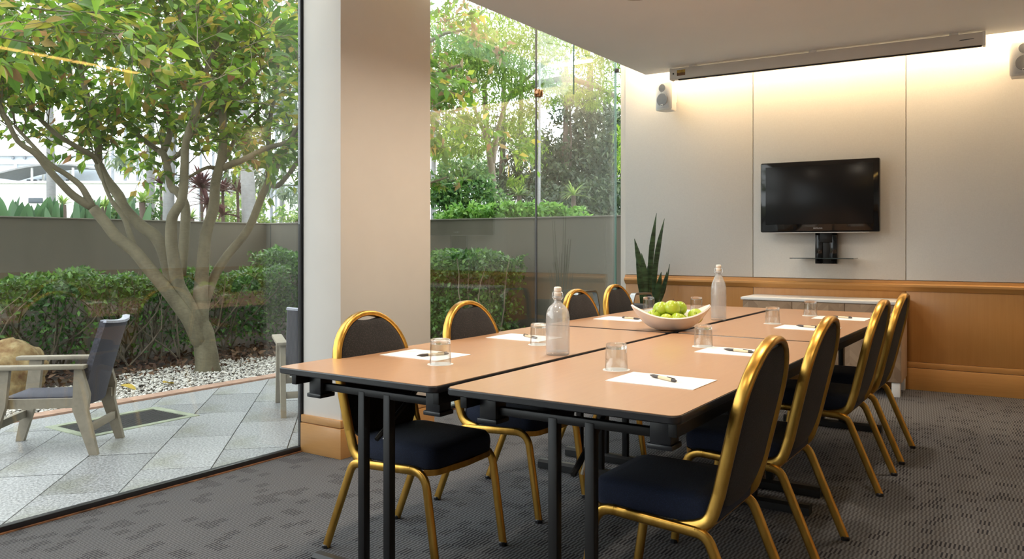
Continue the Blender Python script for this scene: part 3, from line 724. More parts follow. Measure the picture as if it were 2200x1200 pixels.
SET = [(-2.07, 2.452, 0, 'before the chair nearest the pillar'), (-2.065, 3.165, -1, 'before the chair just beyond the pillar'), (-2.095, 4.287, 0, 'before the chair by the glass joint'), (-2.12, 5.03, 0, 'behind the fruit bowl at the window corner'),
       (-1.047, 2.415, 0, 'before the closest aisle chair'), (-1.065, 3.235, 0, 'before the second aisle chair'), (-1.065, 4.36, 0, 'before the third aisle chair'), (-1.04, 5.05, 0, 'before the last aisle chair')]
for x, y, rz, where in SET: sheet(x, y, rz, 'white note sheet lying ' + where)
for (x, y, rz), (_, _, _, where) in zip([(-2.02, 2.44, 62), (-2.035, 3.17, 152), (-2.05, 4.29, 168), (-2.13, 5.04, 160), (-1.045, 2.425, -28), (-1.06, 3.225, -12), (-1.07, 4.38, -20), (-1.04, 5.06, -18)], SET):
    pen(x, y, rz, 'cream and dark ballpoint pen on the sheet ' + where)
for (x, y), (_, _, _, where) in zip([(-1.865, 2.294), (-1.87, 2.985), (-1.76, 4.32), (-2.215, 4.905), (-1.269, 2.537), (-1.248, 3.327), (-1.288, 4.50), (-1.238, 5.132)], SET):
    tumbler(x, y, 'clear upturned glass ' + where)
tumbler(-1.955, 5.085, 'clear upturned glass seen over the green apples')

def bottle(x, y, prof, neck_z, label):
    t = thing('water_bottle', label, 'bottle', (x, y, TZ), 0, 'swing top water bottles')
    inner = [(max(r - .0035, .0), z) for r, z in prof]
    P = [(0, .0)] + prof + [(r, z) for r, z in reversed(inner) if z > .02] + [(prof[2][0] - .005, .014), (0, .011)]
    MB().lathe(P, n=40).build('body', M['frost'], t, smooth=60)
    h = neck_z
    MB().lathe([(0, h), (.0145, h), (.0155, h + .003), (.0155, h + .012), (.0125, h + .015), (.0125, h + .018), (.0155, h + .021), (.015, h + .032), (.012, h + .036), (0, h + .037)], n=20).build('stopper', M['stopper'], t)
    for s_ in (-1, 1):
        MB().tube(fillet([(s_ * .0125, 0, h + .0165), (s_ * .023, 0, h + .014), (s_ * .025, 0, h - .006), (s_ * .015, .0, h - .016)], .008, 4), .0014, 6).build('wire_bail', M['wire'], t)
    MB().tube([(.0155 * math.cos(a), .0155 * math.sin(a), h - .016) for a in [2 * math.pi * k / 20 for k in range(20)]], .0013, 6, closed=True).build('wire_collar', M['wire'], t)
    return t
bottle(-1.638, 2.755, [(.043, 0), (.0465, .004), (.0475, .012), (.0475, .148), (.0465, .162), (.043, .175), (.037, .187), (.029, .196), (.021, .203), (.0155, .209), (.0135, .216), (.0135, .222), (.0180, .225), (.0180, .233), (.0155, .235)], .235, 'round shouldered frosted water bottle between the near tables')
bottle(-1.615, 4.553, [(.040, 0), (.043, .004), (.0437, .012), (.0437, .180), (.0425, .195), (.0385, .212), (.0325, .228), (.026, .243), (.020, .256), (.0162, .266), (.015, .273), (.0185, .276), (.0185, .284), (.0155, .286)], .286, 'tall tapering clear water bottle behind the fruit bowl')

# boat shaped bowl
bw = (-1.625, 3.87); BR = R(32)
n_u, n_v = 40, 9; vs = []; fs = []
def bowl_pt(u, v, th):
    a = 2 * math.pi * u; ca, sa = math.cos(a), math.sin(a)
    rx, ry = .205, .118
    pinch = 1 - .25 * abs(ca) ** 6
    rim = .078 + .048 * abs(ca) ** 2.6 - .012 * abs(sa) ** 3
    k = v ** .8; prof = v ** 2.0
    base = .26
    return ((base + (1 - base) * k) * (rx - th) * ca * (1 if abs(ca) < 2 else 1), (base * 1.15 + (1 - base * 1.15) * k) * (ry - th) * sa * pinch, th * 1.0 + (rim - th * .0) * (prof * .75 + v * .25) if v > 0 else th)
for th in (0, .006):
    for i in range(n_v + 1):
        for j in range(n_u): vs.append(bowl_pt(j / n_u, i / n_v, th))
N = n_u * (n_v + 1)
for i in range(n_v):
    for j in range(n_u):
        k = (j + 1) % n_u; a, b_, c, d = i * n_u + j, i * n_u + k, (i + 1) * n_u + k, (i + 1) * n_u + j
        fs.append((a, b_, c, d)); fs.append((N + d, N + c, N + b_, N + a))
for j in range(n_u): k = (j + 1) % n_u; fs.append((n_v * n_u + j, n_v * n_u + k, N + n_v * n_u + k, N + n_v * n_u + j))
fs.append(tuple(reversed(range(n_u)))); fs.append(tuple(N + j for j in range(n_u)))
bo = MB().add(vs, fs).build('fruit_bowl', M['bowl'], smooth=70); tag(bo, 'white boat shaped bowl holding green apples in the middle of the tables', 'bowl'); bo.location = (bw[0], bw[1], TZ + .001); bo.rotation_euler = (0, 0, BR)
def apple(p, r, tilt, rz, label):
    r *= 1.16; p = (p[0], p[1], p[2] + .004)
    t = thing('green_apple', label, 'apple', (0, 0, 0), 0, 'green apples in the bowl')
    prof = []
    for k in range(15):
        a = math.pi * k / 14; rr = math.sin(a) * (1 + .10 * math.cos(a)); z = -math.cos(a) * .92
        if k in (0, 14): rr = 0
        z += (-.22 * math.exp(-(rr / .28) ** 2) if k > 7 else .14 * math.exp(-(rr / .25) ** 2))
        prof.append((rr * r, z * r))
    MB().lathe(prof, n=24).build('flesh', M['apple'], t, smooth=180)
    MB().tube([(0, 0, r * .68), (.002, 0, r * .9), (.005, .001, r * 1.12)], .0014, 5).build('stem', M['dark_bark'], t)
    q = Matrix.Rotation(BR, 4, 'Z') @ Vector(p); t.location = (bw[0] + q.x, bw[1] + q.y, TZ + q.z); t.rotation_euler = (R(tilt), R(tilt * .4), R(rz)); return t
for p, r, ti, rz, lab in [((-.088, -.008, .066), .034, 30, 20, 'green apple at the window end of the bowl'), ((-.050, .010, .106), .036, -15, 60, 'darker green apple with its stalk up, high in the bowl'), ((.004, -.008, .112), .037, 20, 140, 'yellow green apple topmost in the bowl'),
        ((.050, .038, .106), .034, 40, 200, 'green apple at the back of the pile behind the topmost'), ((.126, .0, .070), .034, 60, 10, 'green apple leaning in the sideboard end of the bowl'), ((.028, -.050, .056), .034, 15, 90, 'green apple low at the front rim of the bowl'),
        ((-.030, -.050, .050), .032, 75, 180, 'green apple almost hidden behind the front rim'), ((-.02, .045, .05), .034, 10, 30, 'green apple underneath at the back of the bowl'), ((.055, .02, .045), .033, 10, 30, 'green apple underneath in the middle of the bowl')]:
    apple(p, r, ti, rz, lab)

# ------------------------------------------------------------------ terrace and garden
struct(MB().box((-70, -30, -.4), (GX - .02, 60, -.06)).build('ground', M['ground']))
te = struct(MB().box((-5.72, -1.2, -.06), (GX - .02, 7.36, -.008)).build('terrace', M['grout']))
def clip(poly, axis, val, keep_less):
    out = []
    for i in range(len(poly)):
        a, b = poly[i], poly[(i + 1) % len(poly)]
        ia = (a[axis] <= val) == keep_less; ib = (b[axis] <= val) == keep_less
        if ia: out.append(a)
        if ia != ib:
            u = (val - a[axis]) / (b[axis] - a[axis]); out.append((a[0] + u * (b[0] - a[0]), a[1] + u * (b[1] - a[1])))
    return out
GR = (-5.40, -4.88, 2.60, 3.38)                # drain frame outline
DRE = (-5.345, -4.935, 2.655, 3.325)
def paver_piece(poly):
    if len(poly) < 3: return
    ar = abs(sum(poly[i][0] * poly[(i + 1) % len(poly)][1] - poly[(i + 1) % len(poly)][0] * poly[i][1] for i in range(len(poly)))) / 2
    if ar < .004: return
    cx_, cy_ = sum(p[0] for p in poly) / len(poly), sum(p[1] for p in poly) / len(poly)
    loc = [(p[0] - cx_, p[1] - cy_) for p in poly]
    o = MB().prism(loc, -.05, 0).build('paver', M['paver'], te, smooth=0); o.location = (cx_, cy_, random.uniform(-.0012, .0012))
PW, PL, J = .358, .716, .006
c45, s45 = math.cos(R(45)), math.sin(R(45))
for i in range(-40, 40):
    for j in range(-12, 40):
        # strip i runs along direction (1,-1)/sqrt2 ; strips stacked along (1,1)/sqrt2
        v0 = -.752 + i * PW; u0 = j * PL + (i % 2) * PL / 2 - 12
        q = [(u0 + J / 2, v0 + J / 2), (u0 + PL - J / 2, v0 + J / 2), (u0 + PL - J / 2, v0 + PW - J / 2), (u0 + J / 2, v0 + PW - J / 2)]
        poly = [(u * c45 + v * c45, -u * s45 + v * s45) for u, v in q]
        if all(p[0] < -5.7 for p in poly) or all(p[0] > GX - .03 for p in poly) or all(p[1] < -1.0 for p in poly) or all(p[1] > 7.3 for p in poly): continue
        for ax, val, less in ((0, -5.70, False), (0, GX - .03, True), (1, -1.0, False), (1, 7.3, True)): 
            if len(poly) >= 3: poly = clip(poly, ax, val, less)
        if len(poly) < 3: continue
        # leave the drain free: cut the paver into the parts left, right, before and beyond it
        if min(p[0] for p in poly) < GR[1] and max(p[0] for p in poly) > GR[0] and min(p[1] for p in poly) < GR[3] and max(p[1] for p in poly) > GR[2]:
            mid = clip(clip(poly, 0, GR[0], False), 0, GR[1], True) if True else poly
            paver_piece(clip(poly, 0, GR[0], True)); paver_piece(clip(poly, 0, GR[1], False))
            if len(mid) >= 3: paver_piece(clip(mid, 1, GR[2], True)); paver_piece(clip(mid, 1, GR[3], False))
        else: paver_piece(poly)
dg = thing('drain_grate', 'slotted dark drain grate in a pale mossy frame sunk in the terrace', 'drain grate', (0, 0, 0))
x0, x1, y0, y1 = GR; a0, a1, b0, b1 = DRE
for a, b in (((x0, y0), (x1, b0)), ((x0, b1), (x1, y1)), ((x0, b0), (a0, b1)), ((a1, b0), (x1, b1))):
    MB().box((a[0], a[1], -.05), (b[0], b[1], .004), .002).build('frame_side', M['grate_frame'], dg)
k = 0; nb = 15
for i in range(nb):
    x = a0 + (a1 - a0) * (i + .5) / nb; MB().box((x - .0085, b0, -.03), (x + .0085, b1, -.002)).build('bar', M['grate'], dg)
for y in (b0 + .01, (b0 + b1) / 2, b1 - .01): MB().box((a0, y - .01, -.035), (a1, y + .01, -.006)).build('cross_bar', M['grate'], dg)
ed = MB(); 
for i in range(19):
    y = -1.0 + i * .45; ed.box((-5.86, y + .003, -.08), (-5.725, y + .447, .012), .006)
eo = struct(MB().box((-5.85, -1.0, -.08), (-5.735, 7.4, -.002)).build('garden_edging', M['grout']))
for i in range(19):
    y = -1.0 + i * .44; MB().box((-5.86, y + .0015, -.06), (-5.725, y + .4385, .012), .005).build('edging_block', M['terracotta'], eo)
struct(MB().box((-9.2, -1.0, -.08), (-5.86, 7.45, -.018)).build('planting_bed', M['soil']))
# pebbles
N = 15000; px_ = rng.uniform(-7.05, -5.865, N); py_ = rng.uniform(.8, 7.0, N)
edge = -6.95 + .22 * np.sin(py_ * 2.3) + .1 * np.sin(py_ * 7.1); keep = px_ > edge + rng.normal(0, .06, N); px_, py_ = px_[keep], py_[keep]; N = len(px_)
bm = bmesh.new(); bmesh.ops.create_icosphere(bm, subdivisions=1, radius=1); iv = np.array([v.co[:] for v in bm.verts]); ifc = np.array([[v.index for v in f.verts] for f in bm.faces]); bm.free()
iv = iv[:, :]; sc_ = rng.uniform(.006, .0145, (N, 1, 1)) * rng.uniform(.75, 1.3, (N, 1, 3)); sc_[:, :, 2] *= .7
ang = rng.uniform(0, 6.28, N); ca, sa = np.cos(ang), np.sin(ang)
V = iv[None] * sc_; V = np.stack([V[..., 0] * ca[:, None] - V[..., 1] * sa[:, None], V[..., 0] * sa[:, None] + V[..., 1] * ca[:, None], V[..., 2]], -1)
V += np.stack([px_, py_, rng.uniform(-.016, .004, N)], -1)[:, None, :]
Fp = (ifc[None] + (np.arange(N) * len(iv))[:, None, None]).reshape(-1, 3)
link('gravel', np_mesh('gravel', V.reshape(-1, 3), Fp), M['pebble'], None, 180, 'stuff')
bpy.data.objects['gravel']['label'] = 'white pebble gravel around the tree foot'; bpy.data.objects['gravel']['category'] = 'gravel'
# leaf litter
N = 2600; P = np.stack([rng.uniform(-7.9, -6.4, N), rng.uniform(.8, 7.0, N), np.zeros(N)], 1)
P = P[(P[:, 0] < -6.75 + rng.normal(0, .13, N) + .15 * np.sin(P[:, 1] * 3))]; P[:, 2] = rng.uniform(-.012, .02, len(P))
V, Fq = leaf_cloud(P, .07, None, .55, 0, .4); 
d_ = V.reshape(-1, 5, 3); d_[:, :, 2] = np.clip(d_[:, :, 2], -.015, .05) ; V = d_.reshape(-1, 3)
o = link('leaf_litter', np_mesh('leaf_litter', V, Fq), M['litter'], None, 0, 'stuff'); o['label'] = 'brown fallen leaves under the hedge'; o['category'] = 'leaf litter'
def leaf_mesh(nm, L, Wd, curl=.15):
    vs = []; fs = []; n = 6
    for i in range(n + 1):
        u = i / n; wv = Wd * .5 * math.sin(math.pi * min(1, u * .98 + .02)) ** .8 * (1 - .25 * u) + .0006; z = -curl * L * u * u
        vs += [(u * L, -wv, z + wv * .35), (u * L, 0, z), (u * L, wv, z + wv * .35)]
    for i in range(n):
        for q in range(2): a = i * 3 + q; fs.append((a, a + 1, a + 4, a + 3))
    me = bpy.data.meshes.new(nm); me.from_pydata(vs, [], fs); return me
for x, y, rz, lab in ((-6.32, 3.64, .4, 'yellow fallen leaf on the white gravel, nearer the lounge chair'), (-6.13, 3.90, 2.0, 'yellow fallen leaf on the white gravel, nearer the tree trunk')):
    o = link('fallen_leaf', leaf_mesh('fallen_leaf', .15, .085), M['yellow_leaf'], None, 60); tag(o, lab, 'leaf', 'yellow leaves on the gravel'); o.location = (x, y, .03); o.rotation_euler = (.1, .1, rz)

# garden wall
gw = struct(MB().box((-9.36, -3, -.1), (-9.16, 7.6, 1.465)).build('wall_garden_side', M['render']))
MB().box((-9.375, -3, 1.465), (-9.145, 7.615, 1.481), .004).build('coping', M['cap'], gw)
gw2 = struct(MB().box((-9.16, 7.4, -.1), (-3.2, 7.6, 1.465)).build('wall_garden_end', M['render']))
MB().box((-9.145, 7.385, 1.465), (-3.2, 7.615, 1.481), .004).build('coping', M['cap'], gw2)
MB().box((-9.07, 7.397, 0), (-9.058, 7.402, 1.465)).build('movement_joint', M['grout'], gw2)

# hedges: twiggy stems, thin foliage low down, dense leafy top
def hedge(nm, label, boxr, nst, ntop, nlow, along):
    t = thing(nm, label, 'hedge', ((boxr[0] + boxr[1]) / 2, (boxr[2] + boxr[3]) / 2, 0)); cx_, cy_ = t.location.x, t.location.y
    x0, x1, y0, y1, zt = boxr
    for k in range(nst):
        x = random.uniform(x0 + .1, x1 - .05) - cx_; y = random.uniform(y0 + .1, y1 - .1) - cy_; m = MB()
        for q in range(3):
            p = [Vector((x, y, -.02))]; d = Vector((random.uniform(-.55, .55), random.uniform(-.55, .55), 1))
            for s_ in range(6): d += Vector((random.uniform(-.5, .5), random.uniform(-.5, .5), random.uniform(-.1, .3))); p.append(p[-1] + d.normalized() * zt * .19)
            p = [Vector((min(max(v.x, x0 - cx_ - .02), x1 - cx_ + .02), min(max(v.y, y0 - cy_), y1 - cy_), min(v.z, zt))) for v in p]
            m.tube(p, .011, 5, up=(1, 0, 0), scale=[1, .9, .8, .7, .55, .4, .25])
            b0 = p[2]; d = Vector((random.uniform(-1, 1), random.uniform(-1, 1), .7)).normalized()
            m.tube([b0, b0 + d * .16, b0 + d * .28 + Vector((0, 0, .05))], .005, 4, up=(1, 0, 0), scale=[1, .7, .3])
        m.build('stem', M['twig'], t, 60)
    n = ntop; sd = np.sqrt(rng.uniform(0, 1, n))
    P = np.stack([rng.uniform(x0, x1, n), rng.uniform(y0, y1, n), np.zeros(n)], 1)
    wob = .035 * np.sin(P[:, 1] * 5.1 + P[:, 0] * 4) + .025 * np.sin(P[:, 1] * 13 + P[:, 0] * 9)
    P[:, 2] = zt + wob - .24 * rng.uniform(0, 1, n) ** 1.6
    m_ = nlow
    Q = np.stack([rng.uniform(x0, x1, m_), rng.uniform(y0, y1, m_), rng.uniform(.08, zt - .15, m_)], 1)
    cl = np.sin(Q[:, 1] * 4.3 + 1) * np.sin(Q[:, 2] * 8 + Q[:, 1] * 2) + .5 * np.sin(Q[:, 1] * 9.7 + Q[:, 2] * 5); Q = Q[cl > -.15 + rng.normal(0, .35, m_)]
    P = np.concatenate([P, Q]) - np.array([cx_, cy_, 0])
    V, Fq = leaf_cloud(P, .052, (.8, -.3, .9), .55, .1)
    link('foliage', np_mesh('foliage', V, Fq), M['hedge_leaf'], t, 0, 'stuff')
hedge('hedge', 'long clipped hedge with bare twiggy stems behind the multi-stemmed tree', (-8.25, -7.35, 1.2, 6.35, .885), 44, 15000, 6500, 1)
hedge('hedge', 'short dense hedge along the end garden wall by the pillar', (-8.3, -4.66, 6.42, 7.2, 1.07), 26, 15000, 21000, 0)

# rock
bm = bmesh.new(); bmesh.ops.create_icosphere(bm, subdivisions=4, radius=1)
for v in bm.verts:
    p = v.co; from_ = Vector((p.x * 2.1 + 3, p.y * 2.1, p.z * 2.1))
    import mathutils
    v.co = p * (1 + .22 * mathutils.noise.noise(from_) + .08 * mathutils.noise.noise(from_ * 3)); v.co.z *= .62; v.co.x *= .95; v.co.y *= .78
me = bpy.data.meshes.new('boulder'); bm.to_mesh(me); bm.free()
o = link('boulder', me, M['rock'], None, 40); tag(o, 'ochre sandstone boulder on the gravel behind the lounge chair', 'boulder'); o.location = (-6.82, 2.98, .17); o.scale = (.36, .36, .42)

# lounge chairs: weathered timber frame, rope weave
def board(outline, y0, y1):
    m = MB(); return m.prism([(p[0], p[1]) for p in outline], y0, y1, mat=Matrix(((1, 0, 0, 0), (0, 0, 1, 0), (0, 1, 0, 0), (0, 0, 0, 1))))
def make_lounge(label, hw):
    t = thing('garden_armchair', label, 'armchair', (0, 0, 0), 0, 'timber and rope garden armchairs')
    for s_ in (-1, 1):
        ya, yb_ = sorted((s_ * hw, s_ * (hw - .032)))
        # front leg (x forward): leans forward towards the foot
        board([(.27, 0), (.315, 0), (.26, .30), (.235, .485), (.165, .485), (.185, .28)], ya, yb_).build('leg', M['teak'], t)
        board([(-.30, 0), (-.255, 0), (-.165, .26), (-.175, .485), (-.215, .485), (-.255, .34), (-.245, .25)], ya, yb_).build('leg', M['teak'], t)
        yc = s_ * (hw - .01)
        MB().box((-.235, yc - .033, .485), (.31, yc + .033, .508), .005).build('armrest', M['teak'], t)
        y2a, y2b = sorted((s_ * (hw - .034), s_ * (hw - .055)))
        board([(-.24, .262), (.23, .262), (.23, .315), (-.24, .315)], y2a, y2b).build('side_rail', M['teak'], t)
    for x, z in ((.262, .165), (-.245, .145)):
        MB().box((x - .012, -hw + .034, z - .022), (x + .012, hw - .034, z + .022), .002).build('stretcher', M['teak'], t)
    MB().box((-.20, -hw + .056, .265), (.225, hw - .056, .325), .012).build('seat', M['rope'], t)
    vs = []; fs = []; nz, ny = 8, 8; wd_ = hw - .035
    for face in (0, 1):
        for i in range(nz + 1):
            for j in range(ny + 1):
                u = i / nz; v = -1 + 2 * j / ny; z = .27 + u * .465
                x = -.20 - u * .115 - .02 * u * u - .035 * (1 - v * v) + (.0 if face else .034)
                vs.append((x, v * wd_, z - .012 * u * (1 - v * v) * 0 + .012 * u * (v * v)))
    k = (nz + 1) * (ny + 1); W_ = ny + 1
    for i in range(nz):
        for j in range(ny):
            a = i * W_ + j; fs.append((a, a + W_, a + W_ + 1, a + 1)); fs.append((k + a, k + a + 1, k + a + W_ + 1, k + a + W_))
    for i in range(nz):
        for j in (0, ny): a = i * W_ + j; fs.append((a, a + W_, k + a + W_, k + a))
    for j in range(ny):
        for i in (0, nz): a = i * W_ + j; fs.append((a, a + 1, k + a + 1, k + a))
    MB().add(vs, fs).build('backrest', M['rope'], t, 40)
    top = [(-.335 - .035 * (1 - v * v) + .017, v * wd_, .735 + .012 * v * v) for v in [-1 + 2 * q / 12 for q in range(13)]]
    MB().sweep(top, [(-.008, -.02), (.006, -.02), (.01, 0), (.006, .02), (-.008, .02)], up=(0, 0, 1)).build('top_band', M['rope_trim'], t, label='pale woven band along the top edge')
    MB().box((-.222, -wd_ + .02, .335), (-.205, wd_ - .02, .352), .003).build('seat_band', M['rope_trim'], t)
    return t
l1 = make_lounge('timber armchair with charcoal rope weave on the terrace beside the drain', .215)
l1.location = (-4.80, 2.385, .0); l1.rotation_euler = (0, 0, R(221))
l2 = dup(l1, (-4.44, 4.0, 0), R(144), 'timber and rope armchair half hidden behind the pillar', 'timber and rope garden armchairs'); l2.scale = (1, 1.12, 1)

# ------------------------------------------------------------------ the multi-stemmed tree
BR_ = [
([(-6.58,4.64,-0.04),(-6.58,4.63,0.11),(-6.6,4.62,0.26),(-6.62,4.61,0.39),(-6.63,4.6,0.48)],0.118,0.108),
([(-6.59,4.6,0.19),(-6.61,4.55,0.34),(-6.64,4.49,0.48),(-6.68,4.42,0.6),(-6.77,4.32,0.79),(-6.86,4.22,0.96),(-6.94,4.12,1.13),(-7.03,4.02,1.24),(-7.09,3.94,1.38),(-7.15,3.86,1.51)],0.085,0.050),
([(-7.15,3.86,1.51),(-7.2,3.72,1.61),(-7.21,3.61,1.72),(-7.23,3.5,1.85),(-7.22,3.4,1.96),(-7.25,3.28,2.05),(-7.24,3.18,2.23),(-7.25,3.07,2.43)],0.045,0.018),
([(-7.15,3.86,1.51),(-7.16,3.82,1.6),(-7.18,3.76,1.71),(-7.26,3.67,1.81),(-7.33,3.58,1.89),(-7.46,3.45,2.1),(-7.52,3.37,2.22)],0.04,0.015),
([(-6.99,4.15,1.17),(-7.06,4.15,1.29),(-7.14,4.15,1.42),(-7.25,4.12,1.55),(-7.32,4.13,1.59),(-7.42,4.11,1.76),(-7.5,4.11,1.94)],0.035,0.015),
([(-6.65,4.62,0.26),(-6.74,4.58,0.5),(-6.84,4.53,0.7),(-6.92,4.49,0.85),(-7.0,4.46,1.11),(-7.08,4.42,1.26),(-7.22,4.35,1.37),(-7.35,4.27,1.53),(-7.41,4.25,1.65),(-7.53,4.19,1.81),(-7.6,4.16,1.95)],0.085,0.047),
([(-7.6,4.16,1.95),(-7.64,4.17,2.21),(-7.73,4.16,2.47),(-7.84,4.12,2.84),(-7.91,4.11,3.12),(-8.0,4.09,3.4),(-8.07,4.08,3.78)],0.042,0.018),
([(-7.6,4.16,1.95),(-7.55,4.08,2.02),(-7.53,3.96,2.07),(-7.63,3.78,2.2),(-7.7,3.61,2.39),(-7.7,3.49,2.54),(-7.65,3.4,2.69),(-7.63,3.3,2.91)],0.035,0.012),
([(-6.6,4.59,0.25),(-6.64,4.54,0.48),(-6.69,4.49,0.64),(-6.73,4.43,0.8),(-6.73,4.4,0.97),(-6.74,4.37,1.19),(-6.72,4.36,1.4),(-6.67,4.36,1.48),(-6.6,4.39,1.61),(-6.57,4.39,1.88),(-6.53,4.38,2.12),(-6.43,4.43,2.45),(-6.35,4.45,2.72),(-6.25,4.49,2.95),(-6.18,4.52,3.29)],0.085,0.02),
([(-6.86,4.54,0.89),(-6.89,4.59,1.11),(-6.92,4.63,1.34),(-6.98,4.67,1.56),(-7.09,4.66,1.7),(-7.19,4.66,1.75),(-7.29,4.66,2.03),(-7.39,4.67,2.11)],0.06,0.038),
([(-7.39,4.67,2.11),(-7.58,4.63,2.22),(-7.87,4.52,2.45),(-8.17,4.41,2.62),(-8.48,4.29,2.72)],0.035,0.012),
([(-7.37,4.68,2.09),(-7.34,4.74,2.29),(-7.4,4.74,2.59),(-7.53,4.69,2.86),(-7.67,4.64,3.02),(-7.87,4.54,3.22),(-8.02,4.48,3.54)],0.04,0.014),
([(-7.34,4.7,2.02),(-7.17,4.73,2.07),(-7.02,4.75,2.23),(-6.84,4.79,2.4),(-6.71,4.8,2.46),(-6.46,4.89,2.66),(-6.23,4.97,2.84)],0.03,0.012),
([(-6.59,4.6,0.24),(-6.64,4.6,0.46),(-6.67,4.62,0.59),(-6.69,4.64,0.73),(-6.69,4.67,1.04),(-6.69,4.7,1.29),(-6.66,4.76,1.53),(-6.67,4.79,1.78),(-6.65,4.84,2.01),(-6.66,4.87,2.28),(-6.7,4.87,2.69),(-6.74,4.88,2.87),(-6.81,4.87,3.1),(-6.85,4.88,3.4),(-6.93,4.85,3.78)],0.085,0.02),
([(-6.65,4.86,1.92),(-6.51,4.87,1.96),(-6.37,4.87,1.98),(-6.14,4.94,2.08),(-5.89,5.01,2.14),(-5.76,5.01,2.26),(-5.52,5.08,2.39)],0.04,0.015),
([(-6.69,4.9,2.0),(-6.73,4.96,2.05),(-6.74,5.06,2.22),(-6.71,5.17,2.42),(-6.62,5.33,2.6),(-6.56,5.47,2.73)],0.03,0.012),
([(-6.72,4.81,1.92),(-6.71,4.74,1.92),(-6.72,4.67,1.89),(-6.78,4.55,1.8),(-6.78,4.47,1.73)],0.025,0.012),
([(-6.63,4.63,0.26),(-6.68,4.66,0.45),(-6.72,4.7,0.59),(-6.73,4.75,0.72),(-6.71,4.82,0.9),(-6.66,4.92,1.08),(-6.58,5.03,1.25),(-6.55,5.11,1.39),(-6.51,5.2,1.65),(-6.49,5.27,1.8)],0.06,0.038),
([(-6.49,5.27,1.8),(-6.54,5.31,2.14),(-6.58,5.36,2.43),(-6.58,5.43,2.76),(-6.59,5.49,3.12),(-6.6,5.56,3.42)],0.035,0.012),
([(-6.49,5.27,1.8),(-6.38,5.29,1.76),(-6.23,5.33,1.9),(-6.12,5.34,2.01),(-5.9,5.43,2.15)],0.035,0.014),
([(-6.44,5.31,1.9),(-6.48,5.44,2.07),(-6.46,5.62,2.38),(-6.46,5.78,2.77)],0.03,0.012),
([(-6.6,2.67,2.66),(-6.58,2.85,2.72),(-6.55,3.03,2.83),(-6.55,3.21,2.9),(-6.51,3.4,2.97),(-6.46,3.6,3.12)],0.025,0.008),
([(-6.8,4.94,2.71),(-6.8,5.03,2.92),(-6.75,5.16,3.17),(-6.66,5.31,3.42),(-6.56,5.47,3.68)],0.025,0.01),
([(-6.4,4.49,2.73),(-6.42,4.35,2.92),(-6.4,4.25,3.1),(-6.34,4.16,3.32)],0.022,0.01),
([(-7.53,4.69,2.86),(-7.43,4.72,3.13),(-7.42,4.69,3.35),(-7.44,4.63,3.62)],0.022,0.01),
([(-7.84,4.12,2.84),(-7.57,4.18,3.04),(-7.33,4.23,3.19),(-7.12,4.24,3.43)],0.02,0.01),

]
def smooth_path(P, k=3):
    P = [Vector(p) for p in P]; out = []
    for i in range(len(P) - 1):
        p0 = P[max(i - 1, 0)]; p1 = P[i]; p2 = P[i + 1]; p3 = P[min(i + 2, len(P) - 1)]
        for q in range(k):
            u = q / k; out.append(.5 * ((2 * p1) + (p2 - p0) * u + (2 * p0 - 5 * p1 + 4 * p2 - p3) * u * u + (3 * p1 - p0 - 3 * p2 + p3) * u ** 3))
    out.append(P[-1]); return out
TB = Vector((-6.58, 4.64, 0))
tree = thing('garden_tree', 'multi-stemmed tree with grey-green branches growing from the white gravel', 'tree', TB)
twigs = []; tips = []
def grow(start, d, L, lvl, store, sag=0.0):
    p = [start.copy()]; dd = d.normalized(); n = 4
    for i in range(n):
        dd = (dd + Vector((random.uniform(-.35, .35), random.uniform(-.35, .35), random.uniform(-.2, .25) - sag))).normalized(); p.append(p[-1] + dd * L / n)
    store.append((p, .0055 if lvl == 0 else .003))
    if lvl < 1:
        for q in (1, 2, 3, 4):
            for _ in range(2):
                nd = (dd + Vector((random.uniform(-1, 1), random.uniform(-1, 1), random.uniform(-.5, .7)))).normalized(); grow(p[q], nd, L * .55, lvl + 1, store, sag)
for bi, (P, r0, r1) in enumerate(BR_):
    r0 *= .86; r1 *= .9
    Q = [p - TB for p in smooth_path(P)]; n = len(Q)
    sc_ = [(r0 + (r1 - r0) * i / (n - 1)) / r0 for i in range(n)]
    if bi and r0 > .065: sc_ = [s_ * (1 + .18 * max(0, 1 - i / (n * .3)) - (.35 if i < 2 else 0)) for i, s_ in enumerate(sc_)]
    if bi == 0: sc_ = [s * (1.18 if i < 2 else 1.06 if i < 5 else .45 if i == n - 1 else .68 if i == n - 2 else .82 if i == n - 3 else .92 if i == n - 4 else 1) for i, s in enumerate(sc_)]
    MB().tube(Q, r0, 12 if r0 > .04 else 8, up=(1, 0, 0), scale=sc_).build('trunk' if bi == 0 else 'branch', M['bark'], tree, 180)
    for i in range(1, n):
        z = Q[i].z
        if z > 1.75 and r0 < .09:
            frac = i / n
            k = 1 if random.random() < (.30 + .45 * frac) * (1.0 if z > 2.1 else .35) else 0
            for _ in range(k + (2 if i == n - 1 else 0)):
                d = (Q[i] - Q[i - 1]).normalized() + Vector((random.uniform(-1, 1), random.uniform(-1, 1), random.uniform(-.4, .7)))
                grow(Q[i], d, random.uniform(.35, .75), 0, twigs)
